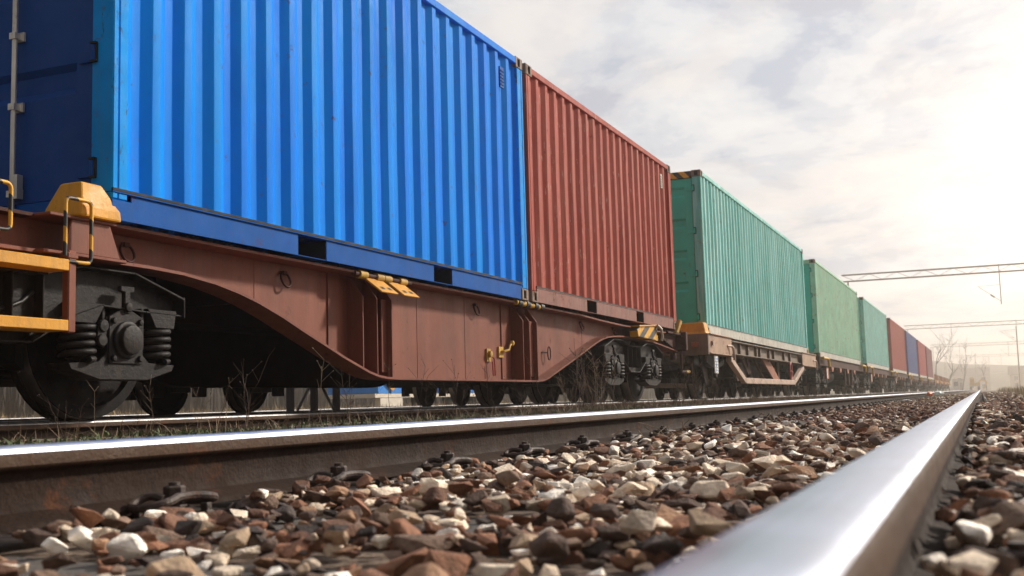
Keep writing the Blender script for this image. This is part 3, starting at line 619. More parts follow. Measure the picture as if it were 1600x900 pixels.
    b = MB(); b.prismX([(2.2, .90), (4.24, .90), (4.24, 1.08), (2.2, 1.08)], XC+.93, XC+.945); b.stripX([(2.2, 1.10), (4.24, 1.10)], XC+.86, XC+1.08, .018); b.stripX([(2.2, .90), (4.24, .90)], XC+.86, XC+1.02, .014)
    b.box(XC-1.1, XC-1.08, 2.2, 4.24, .86, 1.10); b.box(XC-1.25, XC+1.1, 2.2, 2.28, .75, 1.10)
    b.build('end_frame', M['brown_dark'], t)
    mk = MB(); X = XC+.947      # small painted marks on the end frame
    mk.box(X, X+.001, 4.015, 4.025, 1.00, 1.035); mk.box(X, X+.001, 4.012, 4.020, .945, .98); mk.box(X, X+.001, 4.020, 4.036, .972, .980); mk.box(X, X+.001, 4.020, 4.032, .958, .965)
    mk.build('painted_mark', M['yellow_dull'], t)
    # yellow stop cone at the container end
    b = MB(); xb0, xb1, yb0, yb1 = XC+.955, XC+1.225, 4.42, 4.72; zb0 = 1.10; z1, z2 = 1.155, 1.29
    ring4 = lambda a, b_, c, d, z: [(a, c, z), (b_, c, z), (b_, d, z), (a, d, z)]
    v = ring4(xb0, xb1, yb0, yb1, zb0)+ring4(xb0+.008, xb1-.003, yb0+.005, yb1-.005, z1)+ring4(xb0+.10, xb1-.025, yb0+.02, yb1-.13, z2)
    f = [(8, 9, 10, 11), (3, 2, 1, 0)]
    for k in (0, 4): f += [(k+i, k+(i+1) % 4, k+4+(i+1) % 4, k+4+i) for i in range(4)]
    b.add(v, f); b.build('end_stop', M['yellow'], t, bevel=.012, seg=2)
    # shunter's step: post, two yellow treads, looped striped handrails
    xs = XC+1.235
    b = MB().box(xs-.05, xs-.003, 4.33, 4.385, .478, .905); b.box(xs-.07, xs+.002, 4.318, 4.395, .86, .895)
    b.build('step_post', M['brown'], t, bevel=.006)
    for (z0, z1) in ((.795, .855), (.485, .542)):
        b = MB().box(xs-.20, xs+.003, 3.0, 4.33, z0, z1); b.build('step_tread', M['yellow'], t, bevel=.004)
    MB().box(xs-.05, xs-.003, 2.95, 3.0, .478, .905).build('step_post', M['brown'], t, bevel=.006)
    def loop(y0, y1, z0, z1, x, r=.03):
        p = []
        for (cy, cz, a0) in ((y0+r, z1-r, 180), (y1-r, z1-r, 90), (y1-r, z0+r, 0)):
            for k in range(5): an = R(a0-k*22.5); p.append((x, cy+math.cos(an)*r, cz+math.sin(an)*r))
        return [(x, y0, .87)]+p+[(x-.02, y0+.03, z0)]
    MB().tube(loop(4.29, 4.47, .845, 1.175, xs+.01), .0105, 10).build('handrail', M['stripe_z'], t, smooth=50)
    MB().tube(loop(3.70, 3.94, .955, 1.185, xs+.01), .0105, 10).build('handrail', M['stripe_z'], t, smooth=50)
    # brake hoses
    b = MB()
    for (ya, yb, zz, dx) in ((3.2, 4.15, .98, 0), (3.3, 4.3, .70, .05)):
        b.tube([(XC+.97+dx, ya+(yb-ya)*i/14, zz-.20*math.sin(PI*i/14)**.6*(-1 if zz > .9 else 1)*.7) for i in range(15)], .012, 8)
    b.build('brake_hose', M['black'], t, smooth=60)
    bogie(t, 4.02); bogie(t, 14.98, 1.88)
    return t
wagon1()

# ---------------------------------------------------------------- wagon 2 (pale two-axle wagon with trapezoid truss)
def wagon2():
    t = thing('container_wagon', (XC, 25, .024), 'dusty tan wagon with a pale trapezoid truss hanging below, carrying the teal container', 'freight wagon')
    X = XC+1.36
    for (y0, y1) in ((18.42, 20.25), (29.0, 31.5)):
        b = MB().box(X-.02, X, y0, y1, .80, 1.11); b.box(X-.14, X+.03, y0, y1, 1.11, 1.13); b.box(X-.14, X+.03, y0, y1, .785, .80)
        b.build('sill_end', M['tan'], t, bevel=.005); MB().box(XC-1.36, XC-1.34, y0, y1, .80, 1.11).build('sill_end', M['tan'], t)
    b = MB()
    for s in (1, -1):
        xx = XC+s*1.24; b.box(xx-.01, xx+.01, 20.25, 29.0, .85, 1.06); b.box(xx-.05, xx+s*.09+.02, 20.25, 29.0, 1.06, 1.08); b.box(xx-.05, xx+s*.06+.02, 20.25, 29.0, .835, .85)
        for y in (21.4, 22.2, 23.1, 23.5, 24.6, 25.2, 26.6, 27.5): b.box(xx, xx+s*.06, y-.05, y+.05, .85, 1.06)
    b.build('side_sill', M['dun'], t, bevel=.003)
    b = MB(); line = [(20.2, .80), (21.5, .405), (27.6, .405), (29.2, .80)]
    b.stripX(line, X-.10, X+.0, .11); b.build('truss_bar', M['pale_bar'], t, bevel=.006)
    b = MB().stripX(line, XC-1.36, XC-1.26, .11); b.build('truss_bar', M['pale_bar'], t)
    for (y0, y1) in ((21.6, 22.1), (22.6, 23.6), (23.2, 23.4), (24.0, 25.2), (26.9, 27.0)): MB().prismX([(y0, .85), (y0+.22, .85), (y1+.22, .36), (y1, .36)], X-.35, X-.30).build('brace', M['brown_dark'], t)
    b = MB().prismX([(24.2, .85), (25.1, .85), (26.5, .37), (25.7, .37)], X-.20, X-.17); b.build('wide_brace', M['rust_plate'], t)
    b = MB(); n = 16; b.tube([(X-.02, 27.15+.16*math.sin(2*PI*i/n), .62+.20*math.cos(2*PI*i/n)) for i in range(n+1)], .02, 8); b.tube([(X-.10, 27.15, .62), (X-.02, 27.15, .62)], .015, 6)
    b.tube([(X-.02, 27.0, .62), (X-.02, 27.3, .62)], .012, 6)
    b.build('handbrake_wheel', M['brick'], t, smooth=50)
    for y in (20.1, 31.2):
        b = MB().tube([(X, y-.25, .96), (X+.05, y-.1, .96), (X+.06, y, .93), (X+.06, y+.05, .80), (X+.05, y+.1, .72)], .022, 8); b.build('rope_hook', M['pale_bar'], t, smooth=50)
    b = MB().box(XC-1.36, X, 18.34, 18.42, .76, 1.12); b.build('headstock', M['dun'], t, bevel=.006)
    MB().box(X-.28, X-.16, 18.30, 18.34, .90, .98).build('lamp_bracket', M['rust_plate'], t, bevel=.004)
    MB().box(X+.001, X+.04, 18.56, 18.66, .93, 1.0).build('lamp_bracket', M['pale_bar'], t)
    MB().box(XC-1.36, X-.02, 31.5, 31.58, .76, 1.12).build('headstock', M['dun'], t)
    for s in (1, -1): buffer(t, XC+s*.875, 18.34, -1, 'dun'); buffer(t, XC+s*.875, 31.58, 1, 'dun')
    b = MB(); v = []
    xb0, xb1, y0, y1 = XC+.72, XC+1.33, 18.40, 18.72
    for (i, z) in ((0, 1.12), (.05, 1.16), (.11, 1.32)): v += [(xb0+i, y0+i*.5, z), (xb1-i*.6, y0+i*.5, z), (xb1-i*.6, y1, z), (xb0+i, y1, z)]
    b.add(v, [(8, 9, 10, 11)]+[(k+i, k+(i+1) % 4, k+4+(i+1) % 4, k+4+i) for k in (0, 4) for i in range(4)]); b.build('end_stop', M['yellow'], t, bevel=.012)
    b = MB().box(XC+.9, XC+1.2, 31.2, 31.34, 1.13, 1.36); b.build('end_stop', M['yellow_dull'], t, bevel=.01)
    # data plate with light blue printed lines
    b = MB().box(X-.03, X-.015, 18.86, 19.12, .46, .76, 0)
    for k in range(5): b.box(X-.015, X-.013, 18.89, 19.09, .50+k*.05, .525+k*.05, 1)
    b.build('data_plate', [M['white'], M['plate_blue']], t)
    b = MB().box(XC-.22, XC+.22, 18.4, 31.5, .72, 1.06)
    for y in (19.6, 22, 25, 28, 30.6): b.box(XC-1.22, XC+1.22, y-.05, y+.05, .80, 1.05)
    b.build('centre_sill', M['dun'], t)
    MB().box(XC-.3, XC+.9, 23.0, 25.4, .45, .72).build('brake_cylinder_box', M['bogie'], t)
    for yc in (19.9, 30.2):
        f = MB()
        for s in (1, -1):
            x = XC+s*1.0
            f.prismX([(yc-.75, .80), (yc+.75, .80), (yc+.34, .28), (yc+.17, .28), (yc+.17, .62), (yc-.17, .62), (yc-.17, .28), (yc-.34, .28)], x-.012, x+.012)
            n = 12; f.stripX([(yc-.7+1.4*i/n, .66+.10*((i/n-.5)*2)**2) for i in range(n+1)], x+s*.03, x+s*.13, .09)
            for a in (-1, 1): f.tube([(x+s*.08, yc+a*.72, .80), (x+s*.08, yc+a*.74, .62)], .03, 8)
        fo = f.build('axle_guard', M['bogie'], t, bevel=.003)
        MB().tube([(XC-1.05, yc, .49), (XC+1.05, yc, .49)], .075, 14).build('axle', M['wheel'], fo, off=OFF[t], smooth=40)
        for s in (1, -1):
            wheel_mb(XC+s*.75, yc, .49, s).build('wheel', [M['bogie'], M['wheel'], M['tread']], fo, off=OFF[t], smooth=35)
            a = MB(); a.box(XC+s*.93, XC+s*1.09, yc-.15, yc+.15, .36, .62); a.lathe((XC+s*1.09, yc, .49), (s, 0, 0), [(0, .10), (.05, .09), (.055, .0005)], 20); a.build('axle_box', M['bogie'], fo, off=OFF[t], bevel=.006)
            for b_ in (-1, 1): MB().prismX([(yc+b_*.48, .30), (yc+b_*.54, .34), (yc+b_*.55, .62), (yc+b_*.50, .66)], XC+s*.69, XC+s*.81).build('brake_shoe', M['wheel'], fo, off=OFF[t])
    for i, y in enumerate((20.95, 21.15)): MB().box(X-.3, X-.12, y-.1, y+.06, .42-.0*i, .80).build('brake_gear_box', M['bogie'], t, bevel=.01)
    return t
wagon2()

# ---------------------------------------------------------------- generic bogie flat wagons further down the train
def wagonB(y0, label, group, empty=False, L_=13.4, mat='brown_dark'):
    t = thing('flat_wagon', (XC, y0, .024), label, 'freight wagon', group)
    X = XC+1.24; y1 = y0+L_; zt = 1.135
    b = MB()
    for s in (1, -1): b.box(XC+s*1.22-.012, XC+s*1.22+.012, y0, y1, .90, zt-.02); b.box(XC+s*1.12, XC+s*1.28, y0, y1, zt-.018, zt); b.box(XC+s*1.14, XC+s*1.27, y0, y1, .885, .90)
    b.build('side_sill', M[mat], t, bevel=.003)
    MB().box(XC-1.3, XC+1.3, y0-.08, y0, .80, zt).build('headstock', M[mat], t, bevel=.005); MB().box(XC-1.3, XC+1.3, y1, y1+.08, .80, zt).build('headstock', M[mat], t)
    b = MB().box(XC-.25, XC+.25, y0, y1, .70, 1.05)
    for k in range(7): b.box(XC-1.2, XC+1.2, y0+1+k*(L_-2)/6-.06, y0+1+k*(L_-2)/6+.06, .82, 1.08)
    b.build('centre_sill', M[mat], t)
    for k in range(4):
        yy = y0+3.2+k*2.2; MB().prismX([(yy-.35, .90), (yy+.35, .90), (yy+.12, .74), (yy-.12, .74)], X-.06, X+.02).build('side_bracket', M['rust_plate'], t)
    for yy in (y0+.35, y1-1.5):
        b = MB().tube([(X+.10, yy, 1.10), (X+.10, yy+1.0, 1.10), (X+.12, yy+1.15, 1.07), (X+.12, yy+1.18, .86)], .042, 8); b.tube([(X, yy, 1.10), (X+.10, yy, 1.10)], .02, 6); b.build('side_handrail', M['machine'], t, smooth=50)
    b = MB().box(X-.05, X+.03, y0+1.6, y0+2.1, .50, .84, 0); b.box(X+.03, X+.032, y0+1.62, y0+1.78, .53, .80, 1); b.build('equipment_box', [M['rust_plate'], M['white']], t, bevel=.01)
    MB().tube([(XC+.75, y0+4.9, .62), (XC+.75, y0+6.1, .62)], .2, 16).build('air_tank', M['bogie'], t, smooth=40)
    for s in (1, -1): buffer(t, XC+s*.875, y0-.08, -1); buffer(t, XC+s*.875, y1+.08, 1)
    b = MB()
    for k in range(3): b.box(X-.1, X-.02, y0+7+k*1.1, y0+7.15+k*1.1, .35, .9)
    b.build('hanging_strut', M['brown_dark'], t)
    bogie(t, y0+1.85); bogie(t, y1-1.85)
    if empty:
        for k in range(5):
            yy = y0+1.2+k*2.7; MB().prismX([(yy, zt), (yy+.16, zt), (yy+.16, zt+.55+.0*k), (yy, zt+.6)], X-.06, X+.02).build('side_stake', M[mat], t)
    return t
wb = wagonB(gy[1]-.6, 'dark brown flat wagon with yellow handrails under the streaky pale green container', 'flat wagons under the far containers')
M_lab = ['dark brown flat wagon under the faded sea-green container', 'dark brown flat wagon under the brick-red container', 'dark brown flat wagon under the navy blue container', 'dark brown flat wagon under the crimson container', 'dark brown flat wagon under the maroon container']
for y, lb in zip(gy[2:], M_lab):
    c = copy_tree(wb); c.location.y = y-.6; c['label'] = lb
M['ochre_wagon'] = pm('orange_brown_wagon_paint', (.42, .17, .06), .65, var=.3, streak=.4, scol=(.3, .2, .1), rust=.5)
we = wagonB(119.6, 'empty orange-brown stake wagon coupled directly behind the maroon container', 'empty wagons at the end of the train', True, mat='ochre_wagon')
for k, lb in enumerate(('second empty orange-brown stake wagon behind the last container', 'third empty orange-brown stake wagon behind the last container', 'last empty orange-brown stake wagon at the tail of the train')):
    c = copy_tree(we); c.location.y = 119.6+14.6*(k+1); c['label'] = lb

# ---------------------------------------------------------------- rails
def rail(x, top, y0, y1, label, group=None, polished='rail_top', inner=1):
    prof = [(-.036, -.014), (-.0335, -.0075), (-.029, -.0030), (-.022, -.0009), (0, 0), (.022, -.0009), (.029, -.0030), (.0335, -.0075), (.036, -.014), (.0365, -.036), (.032, -.042), (.012, -.050), (.0085, -.062), (.0085, -.108), (.014, -.119), (.040, -.126), (.073, -.134), (.075, -.145), (-.075, -.145), (-.073, -.134), (-.040, -.126), (-.014, -.119), (-.0085, -.108), (-.0085, -.062), (-.012, -.050), (-.032, -.042), (-.0365, -.036)]
    prof = [(a, b) for a, b in prof]; n = len(prof); ys = list(np.arange(y0, min(y1, 30), 1.5))+[y1]; mb = MB(); v = []
    for yy in ys: v += [(x+a, yy, top+b) for a, b in prof]
    k = len(ys); mb.v = v
    for i in range(k-1):
        for j in range(n):
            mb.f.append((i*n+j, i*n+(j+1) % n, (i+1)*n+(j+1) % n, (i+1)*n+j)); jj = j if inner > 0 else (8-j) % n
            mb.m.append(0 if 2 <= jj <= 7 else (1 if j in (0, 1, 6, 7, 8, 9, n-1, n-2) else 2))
    mb.f += [tuple(range(n)), tuple(range((k-1)*n, k*n))]; mb.m += [2, 2]
    return solo(mb, 'rail', [M[polished], M['rail_side'], M['rail_web']], (x, y0, top), label, 'rail', group, smooth=35)
XR, XL = -.088, -1.594     # near track rail centres
rail(XR, 0, -.6, 420, 'polished steel rail beside the camera, running from the bottom edge to the vanishing point', inner=-1)
rail(XL, .010, -.6, 420, 'polished steel rail across the lower middle, left of the pale and brown ballast', )
rail(XC+.75, .024, -2, 420, 'rail under the near wheels of the container train, weeds along it', polished='rail_worn')
rail(XC-.75, .024, -2, 420, 'rail under the far wheels of the container train, in deep shade', polished='rail_worn')
rail(-9.85, .02, -2, 300, 'nearer rail of the track behind the container train, under the dark parked wagons', polished='rail_worn')
rail(-11.35, .02, -2, 300, 'farther rail of the track behind the container train, under the dark parked wagons', polished='rail_worn')
rail(-15.3, .02, 2, 300, 'nearer rail of the empty track beyond the dark parked wagons', polished='rail_worn'); rail(-16.8, .02, 2, 300, 'farther rail of the empty track beyond the dark parked wagons', polished='rail_worn')

# ---------------------------------------------------------------- sleepers with fastenings
def fastening(sl_, x, s, y, z, off):
    """tension clamp with nut on the s side of the rail at x"""
    mb = MB(); xb = x+s*.112
    mb.tube([(xb, y, z-.005), (xb, y, z+.062)], .011, 12, 0)
    mb.lathe((xb, y, z+.022), (0, 0, 1), [(0, .001), (0, .026), (.006, .026), (.006, .0215), (.030, .0215), (.033, .018), (.033, .001)], 6, 0)
    # W-shaped spring loops
    P = []
    for (a, b, c) in ((.0, -.030, .018), (-.030, -.034, .022), (-.046, -.052, .016), (-.036, -.082, .010), (.0, -.092, .010), (.034, -.082, .014), (.042, -.056, .018), (.030, -.028, .020), (.024, 0, .020), (.030, .028, .020), (.042, .056, .018), (.034, .082, .014), (.0, .092, .010), (-.036, .082, .010), (-.046, .052, .016), (-.030, .034, .022), (0, .030, .018)):
        P.append(Vector((xb+s*a, y+b, z+c*1.5+.004)))
    Q = []
    for i in range(len(P)-1):
        for k in range(3):
            t = k/3; p0 = P[max(i-1, 0)]; p1 = P[i]; p2 = P[i+1]; p3 = P[min(i+2, len(P)-1)]
            Q.append(.5*((2*p1)+(-p0+p2)*t+(2*p0-5*p1+4*p2-p3)*t*t+(-p0+3*p1-3*p2+p3)*t**3))
    Q.append(P[-1]); mb.tube(Q, .0085, 8, 0)
    mb.build('rail_clip', M['fasten'], sl_, off=off, smooth=40)
def sleeper(y, label, group):
    loc = (-.84, y, -.152); t = thing('sleeper', loc, label, 'sleeper', group); off = Vector(loc)
    mb = MB(); nx = 26; v = []; hw = .125
    for i in range(nx+1):
        x = -.84-1.3+2.6*i/nx
        for (a, b) in ((-hw, -.14), (-hw, -.012), (-hw+.014, 0), (-.04, -.002), (.0, -.001), (.05, 0), (hw-.014, -.001), (hw, -.014), (hw, -.14)):
            v.append((x, y+a+.006*noise.noise(Vector((x*3, a, y))), -.152+b+.006*noise.noise(Vector((x*5, a*40, y)))))
    m = 9; mb.add(v, [(i*m+j, i*m+j+1, (i+1)*m+j+1, (i+1)*m+j) for i in range(nx) for j in range(m-1)]+[tuple(range(9)), tuple(range(nx*9, nx*9+9))])
    tb = mb.build('timber', M['wood'], t)
    for x, zt in ((XR, -.145), (XL, -.139)):
        pl = MB().box(x-.17, x+.17, y-.08, y+.08, -.153, zt-.0015); pl.box(x-.090, x-.0765, y-.075, y+.075, zt-.002, zt+.012); pl.box(x+.0765, x+.090, y-.075, y+.075, zt-.002, zt+.012)
        for a in (-1, 1):
            for b in (-1, 1): pl.lathe((x+a*.150, y+b*.05, zt-.002), (0, 0, 1), [(0, .018), (.004, .018), (.004, .012), (.020, .012), (.020, .0005)], 4)
        po = pl.build('base_plate', M['fasten'], t, off=off, bevel=.002)
        for s in (-1, 1): fastening(po, x, s, y, zt, off)
    return t
SL = [1.78+.61*k-.61*2 for k in range(60)]
s0 = sleeper(SL[0], 'timber sleeper half buried in ballast with bolted rail clips at both rails', 'timber sleepers of the near track')
for y in SL[1:]:
    c = copy_tree(s0); c.location.y = y

# ---------------------------------------------------------------- ballast
def hull_variants(n=22):
    out = []
    for i in range(n):
        r = random.Random(100+i); bm = bmesh.new(); ax = (1, r.uniform(.6, .95), r.uniform(.30, .60))
        for _ in range(r.choice((11, 13, 16, 20))):
            v = Vector((r.gauss(0, 1), r.gauss(0, 1), r.gauss(0, 1))).normalized(); m = max(abs(v.x), abs(v.y), abs(v.z)); v = v*(.55+.45/m*.72)*r.uniform(.82, 1.0)
            bm.verts.new((v.x*ax[0], v.y*ax[1], v.z*ax[2]))
        h = bmesh.ops.convex_hull(bm, input=bm.verts); bmesh.ops.delete(bm, geom=[g for g in h['geom_interior'] if isinstance(g, bmesh.types.BMVert)], context='VERTS')
        bmesh.ops.bevel(bm, geom=bm.edges[:], offset=.055, segments=1, affect='EDGES', profile=.5, clamp_overlap=True)
        bmesh.ops.triangulate(bm, faces=bm.faces[:]); bm.verts.index_update()
        out.append((np.array([v.co[:] for v in bm.verts]), np.array([[v.index for v in f.verts] for f in bm.faces]))); bm.free()
    return out
def ballast():
    HV = hull_variants(); V = []; F = []; C = []; base = 0
    pal = np.array([(.13, .066, .042), (.20, .095, .055), (.085, .056, .044), (.062, .047, .041), (.16, .105, .075), (.26, .15, .09), (.32, .23, .155), (.040, .030, .027), (.66, .55, .43), (.80, .73, .64), (.50, .40, .30)])
    pw0 = np.array([.24, .14, .17, .06, .15, .06, .06, .04, .03, .035, .025]); 
    zones = [(-1.50, -.17, .35, 3.2, 1050, .0, 1.22), (-1.50, -.17, 3.2, 7.5, 760, .0, 1.25), (-1.50, -.17, 7.5, 16, 800, .0, 1.0), (-1.50, -.17, 16, 45, 260, .0, 1.15),
             (-.05, 1.3, .3, 3.5, 1000, .022, 1.2), (-.05, 1.6, 3.5, 9, 650, .02, 1.2), (-.05, .12, .25, 12, 2200, .045, 1.1), (0, 1.1, 9, 25, 210, .0, 1.3), (1.1, 2.2, 9, 25, 60, .0, 1.0), (1.3, 4, 1.5, 9, 120, 0, .9),
             (-2.5, -1.70, 1, 8, 150, 0, .8), (-4.6, -2.4, 3, 14, 45, .10, .7), (-6.2, -4.9, 4, 20, 50, .0, .9), (-9.6, -6.4, 7, 24, 25, .0, .9), (-.9, 2.6, 25, 70, 22, 0, 1.7)]
    for (x0, x1, y0, y1, den, dz, sc_) in zones:
        n = int((x1-x0)*(y1-y0)*den)
        for k in range(n):
            x = rng.uniform(x0, x1); y = rng.uniform(y0, y1)
            i = int(round((y-SL[0])/.61)); ds = abs(y-(SL[0]+i*.61))
            on = ds < .125 and -2.14 < x < .46
            cover = .5+.5*math.sin(i*12.9898)*math.cos(i*4.1)
            if on and rng.random() > ((.10+.45*cover) if not (6.2 < y < 8.4 or (i == 2 and x > -1.15)) else .12)*(1 if x < 0 else .35): continue
            rr = min(.042, .0190*math.exp(rng.normal(0, .38)))*sc_
            # keep the rail foot and clips clear
            dr = min(abs(x-XR), abs(x-XL))
            side = x > XR
            if dr < (.028 if side else .085)+rr*.75: continue
            if not side and dr < .17 and ds < .12: continue
            if not side and dr < .25 and ds < .11 and rng.random() < .75: continue
            if not side and dr < .19 and rng.random() < .4: continue
            vv, ff = HV[rng.integers(len(HV))]
            an = rng.uniform(0, 2*PI); tl = rng.normal(0, .24); tm = rng.normal(0, .24)
            ca, sa = math.cos(an), math.sin(an); Rz = np.array([[ca, -sa, 0], [sa, ca, 0], [0, 0, 1]])
            Rx = np.array([[1, 0, 0], [0, math.cos(tl), -math.sin(tl)], [0, math.sin(tl), math.cos(tl)]]); Ry = np.array([[math.cos(tm), 0, math.sin(tm)], [0, 1, 0], [-math.sin(tm), 0, math.cos(tm)]])
            z = -.153+.028*abs(rng.normal(0, .55))+.012*noise.noise(Vector((x*2.2, y*2.2, 0)))+rr*.3+dz
            if x > .5 or x < -1.7: z -= .010
            if on: z = -.152+rr*.35
            z = min(z, (-.062 if side else -.080)-rr*.4)
            if not side and dr < .13: z = min(z, -.137+rr*.35)
            V.append((vv*rr)@(Rz@Rx@Ry).T+np.array([x, y, z])); F.append(ff+base); base += len(vv)
            wht = max(0, noise.noise(Vector((x*.9+5, y*.55, 7)))+.16)*1.5 + (.7 if 2.3 < y < 6.5 and -1.45 < x < -.6 else 0)
            pw = pw0.copy(); pw[8:] *= (1.9+6.0*wht); 
            if y > 8: pw[8:] *= .4; pw[2:4] *= .5; pw[:2] *= 1.5
            pw /= pw.sum(); c = pal[rng.choice(len(pal), p=pw)]*rng.uniform(1.15, 1.8)
            C.append(np.tile(np.append(c, 1), (len(vv), 1)))
    V = np.concatenate(V).astype(np.float32); F = np.concatenate(F).astype(np.int32); C = np.concatenate(C).astype(np.float32)
    me = bpy.data.meshes.new('ballast'); me.vertices.add(len(V)); me.vertices.foreach_set('co', V.ravel()); me.loops.add(F.size); me.loops.foreach_set('vertex_index', F.ravel())
    me.polygons.add(len(F)); me.polygons.foreach_set('loop_start', np.arange(0, F.size, 3, dtype=np.int32)); me.update(calc_edges=True)
    a = me.color_attributes.new('col', 'FLOAT_COLOR', 'POINT'); a.data.foreach_set('color', C.ravel())
    me.polygons.foreach_set('use_smooth', [False]*len(F)); me.materials.append(M['stone'])
    o = bpy.data.objects.new('ballast', me); COL.objects.link(o); tag(o, 'brown, rust and cream broken ballast stones around the rails', 'ballast', kind='stuff')
    print('ballast tris', len(F))
ballast()

# ---------------------------------------------------------------- weeds and grass
def leafy(name, zones, mat, label, hmin, hmax, wdt, lean=.5):
    v = []; f = []; b = 0
    for (x0, x1, y0, y1, den) in zones:
        for k in range(int((x1-x0)*(y1-y0)*den)):
            x = rng.uniform(x0, x1); y = rng.uniform(y0, y1)
            if noise.noise(Vector((x*1.4, y*1.1, 11))) < -.12: continue
            zg = -.175+.022*noise.noise(Vector((x*.9, y*.9, 3)))+bank(x)+(min(.06, (x-1)*.02) if x > 1 else 0)-.008
            h = rng.uniform(hmin, hmax)*(1+.6*noise.noise(Vector((x*2, y*2, 4)))); an = rng.uniform(0, 2*PI); w_ = wdt*rng.uniform(.6, 1.4); ln = rng.normal(0, lean)*h; la = rng.uniform(0, 2*PI)
            dx, dy = math.cos(an)*w_, math.sin(an)*w_; lx, ly = math.cos(la)*ln, math.sin(la)*ln
            v += [(x-dx, y-dy, zg), (x+dx, y+dy, zg), (x+dx*.8+lx*.4, y+dy*.8+ly*.4, zg+h*.6), (x-dx*.8+lx*.4, y-dy*.8+ly*.4, zg+h*.6), (x+lx, y+ly, zg+h)]
            f += [(b, b+1, b+2, b+3), (b+3, b+2, b+4)]; b += 5
    me = bpy.data.meshes.new(name); me.from_pydata(v, [], f); me.materials.append(mat)
    o = bpy.data.objects.new(name, me); COL.objects.link(o); tag(o, label, 'grass', kind='stuff')
M['weed'] = pm('green_weed_leaf', (.070, .092, .028), .7, var=.5, vscale=7, bump=0)
M['straw'] = pm('dry_grass_blade', (.34, .25, .13), .8, var=.4, vscale=6, bump=0)
M['straw2'] = pm('dull_dry_grass_blade', (.20, .14, .085), .8, var=.4, vscale=6, bump=0)
leafy('low_weeds', [(1.3, 3, 7, 30, 40), (-4.4, -2.1, 3, 14, 650), (-3.9, -2.1, 12, 45, 90), (1.5, 6, 7, 26, 35), (1.2, 9, 26, 90, 14)], M['weed'], 'low green weeds growing between the two tracks and beside the right rail', .012, .045, .008, 1.2)
leafy('dry_grass', [(-4.5, -2.3, 3, 30, 90), (-4.5, -3.6, 9, 24, 150), (.8, 2.0, 4, 30, 90), (2, 7, 6, 30, 70), (1.0, 14, 30, 100, 18), (-14.5, -12.2, 8, 50, 40)], M['straw2'], 'thin brown dry grass along the train track and at the right verge', .04, .13, .0022, 1.0)
leafy('straw_grass', [(-40, -17.8, 25, 90, 6), (1.6, 6, 8, 30, 30), (1.2, 14, 30, 110, 9)], M['straw'], 'pale straw-coloured grass in the field beyond the tracks', .15, .4, .012, .4)

leafy('far_thicket', [(-75, -50, 20, 60, 9), (-75, -50, 60, 330, 3.5)], pm('dark_twig_mass', (.035, .028, .022), .9, var=.3, vscale=.5, bump=0), 'dark leafless thicket far to the left beyond all the tracks', 1.2, 4.5, .09, .25)
def weed(seed, h):
    r = random.Random(seed); mb = MB()
    for k in range(r.choice((1, 2, 2, 3))):
        x, y = r.uniform(-.05, .05), r.uniform(-.05, .05); lx, ly = r.gauss(0, .16), r.gauss(0, .16); hh = h*r.uniform(.6, 1)
        P = [(x+lx*hh*(i/6)**1.5+r.gauss(0, .006), y+ly*hh*(i/6)**1.5+r.gauss(0, .006), hh*i/6) for i in range(7)]
        mb.tube(P, [.0024*(1-.6*i/6) for i in range(7)], 5)
        for j in range(r.randint(3, 8)):
            i = r.randint(2, 6); p = P[i]; an = r.uniform(0, 2*PI); l = r.uniform(.04, .16)*hh*1.6
            q = [(p[0]+math.cos(an)*l*t, p[1]+math.sin(an)*l*t, p[2]+l*t*1.1-.0) for t in (0, .5, 1)]
            mb.tube(q, [.0013, .0011, .0008], 4)
            if r.random() < .6:
                e = q[-1]; mb.lathe(e, (math.cos(an), math.sin(an), 1), [(-.004, .0008), (0, .0032), (.006, .0025), (.01, .0005)], 5)
    return mb
protos = []
for i in range(7):
    o = solo(weed(40+i, .5), 'dry_weed', M['stem'] if i % 3 else M['stem_pale'], (-3.6, 5+i*.4, -.15), 'thin dry branching weed stalk beside the container train track', 'weed', 'dry weed stalks along the train', local=True); protos.append(o)
def unx(px, py, X):
    d = _f+_r*((px-800)/FPX)-_u*((py-450)/FPX); k = X/d.x; return d.y*k, CZ+d.z*k
pxs = sorted([886, 894, 901, 908, 915, 921, 929, 936, 944, 952, 960, 1064, 1072, 1087, 1100, 1108, 1146, 1155, 1163, 1187, 1195, 1205, 1240, 1253, 1259, 1265]) + [12, 30, 60, 100, 125, 150, 200, 215, 235, 312, 318, 335, 345, 395, 480, 500, 520, 535, 560, 600, 640, 660, 690, 700, 705, 720, 730, 745, 770, 790, 800, 815, 830, 845, 860, 870, 882, 890, 898, 905, 912, 918, 925, 932, 940, 948, 956, 964, 975, 985, 1000, 1060, 1068, 1075, 1082, 1090, 1096, 1104, 1112, 1120, 1150, 1160, 1168, 1175, 1182, 1190, 1200, 1210, 1222, 1234, 1244, 1250, 1256, 1262, 1268, 1275, 1282, 1290, 1297]
first = True
for i, px in enumerate(pxs):
    X = -3.7-random.Random(i).uniform(0, .62) if i % 4 else -5.1-random.Random(i).uniform(0, .8)
    y, z = unx(px, 640, X); o = protos[i % 7]
    c = o if i < 7 else o.copy()
    if i >= 7: COL.objects.link(c)
    c.location = (X, y, -.175+bank(X)-.01); rr = random.Random(i*3+1); s_ = rr.uniform(.55, 1.1)*(.62 if px < 360 else 1)*(1.6 if 880 < px < 970 or 1055 < px < 1125 else 1); c.scale = (s_*1.1, s_*1.1, s_)
    c.rotation_euler = (rr.gauss(0, .12), rr.gauss(0, .12), rr.uniform(0, 6.28))

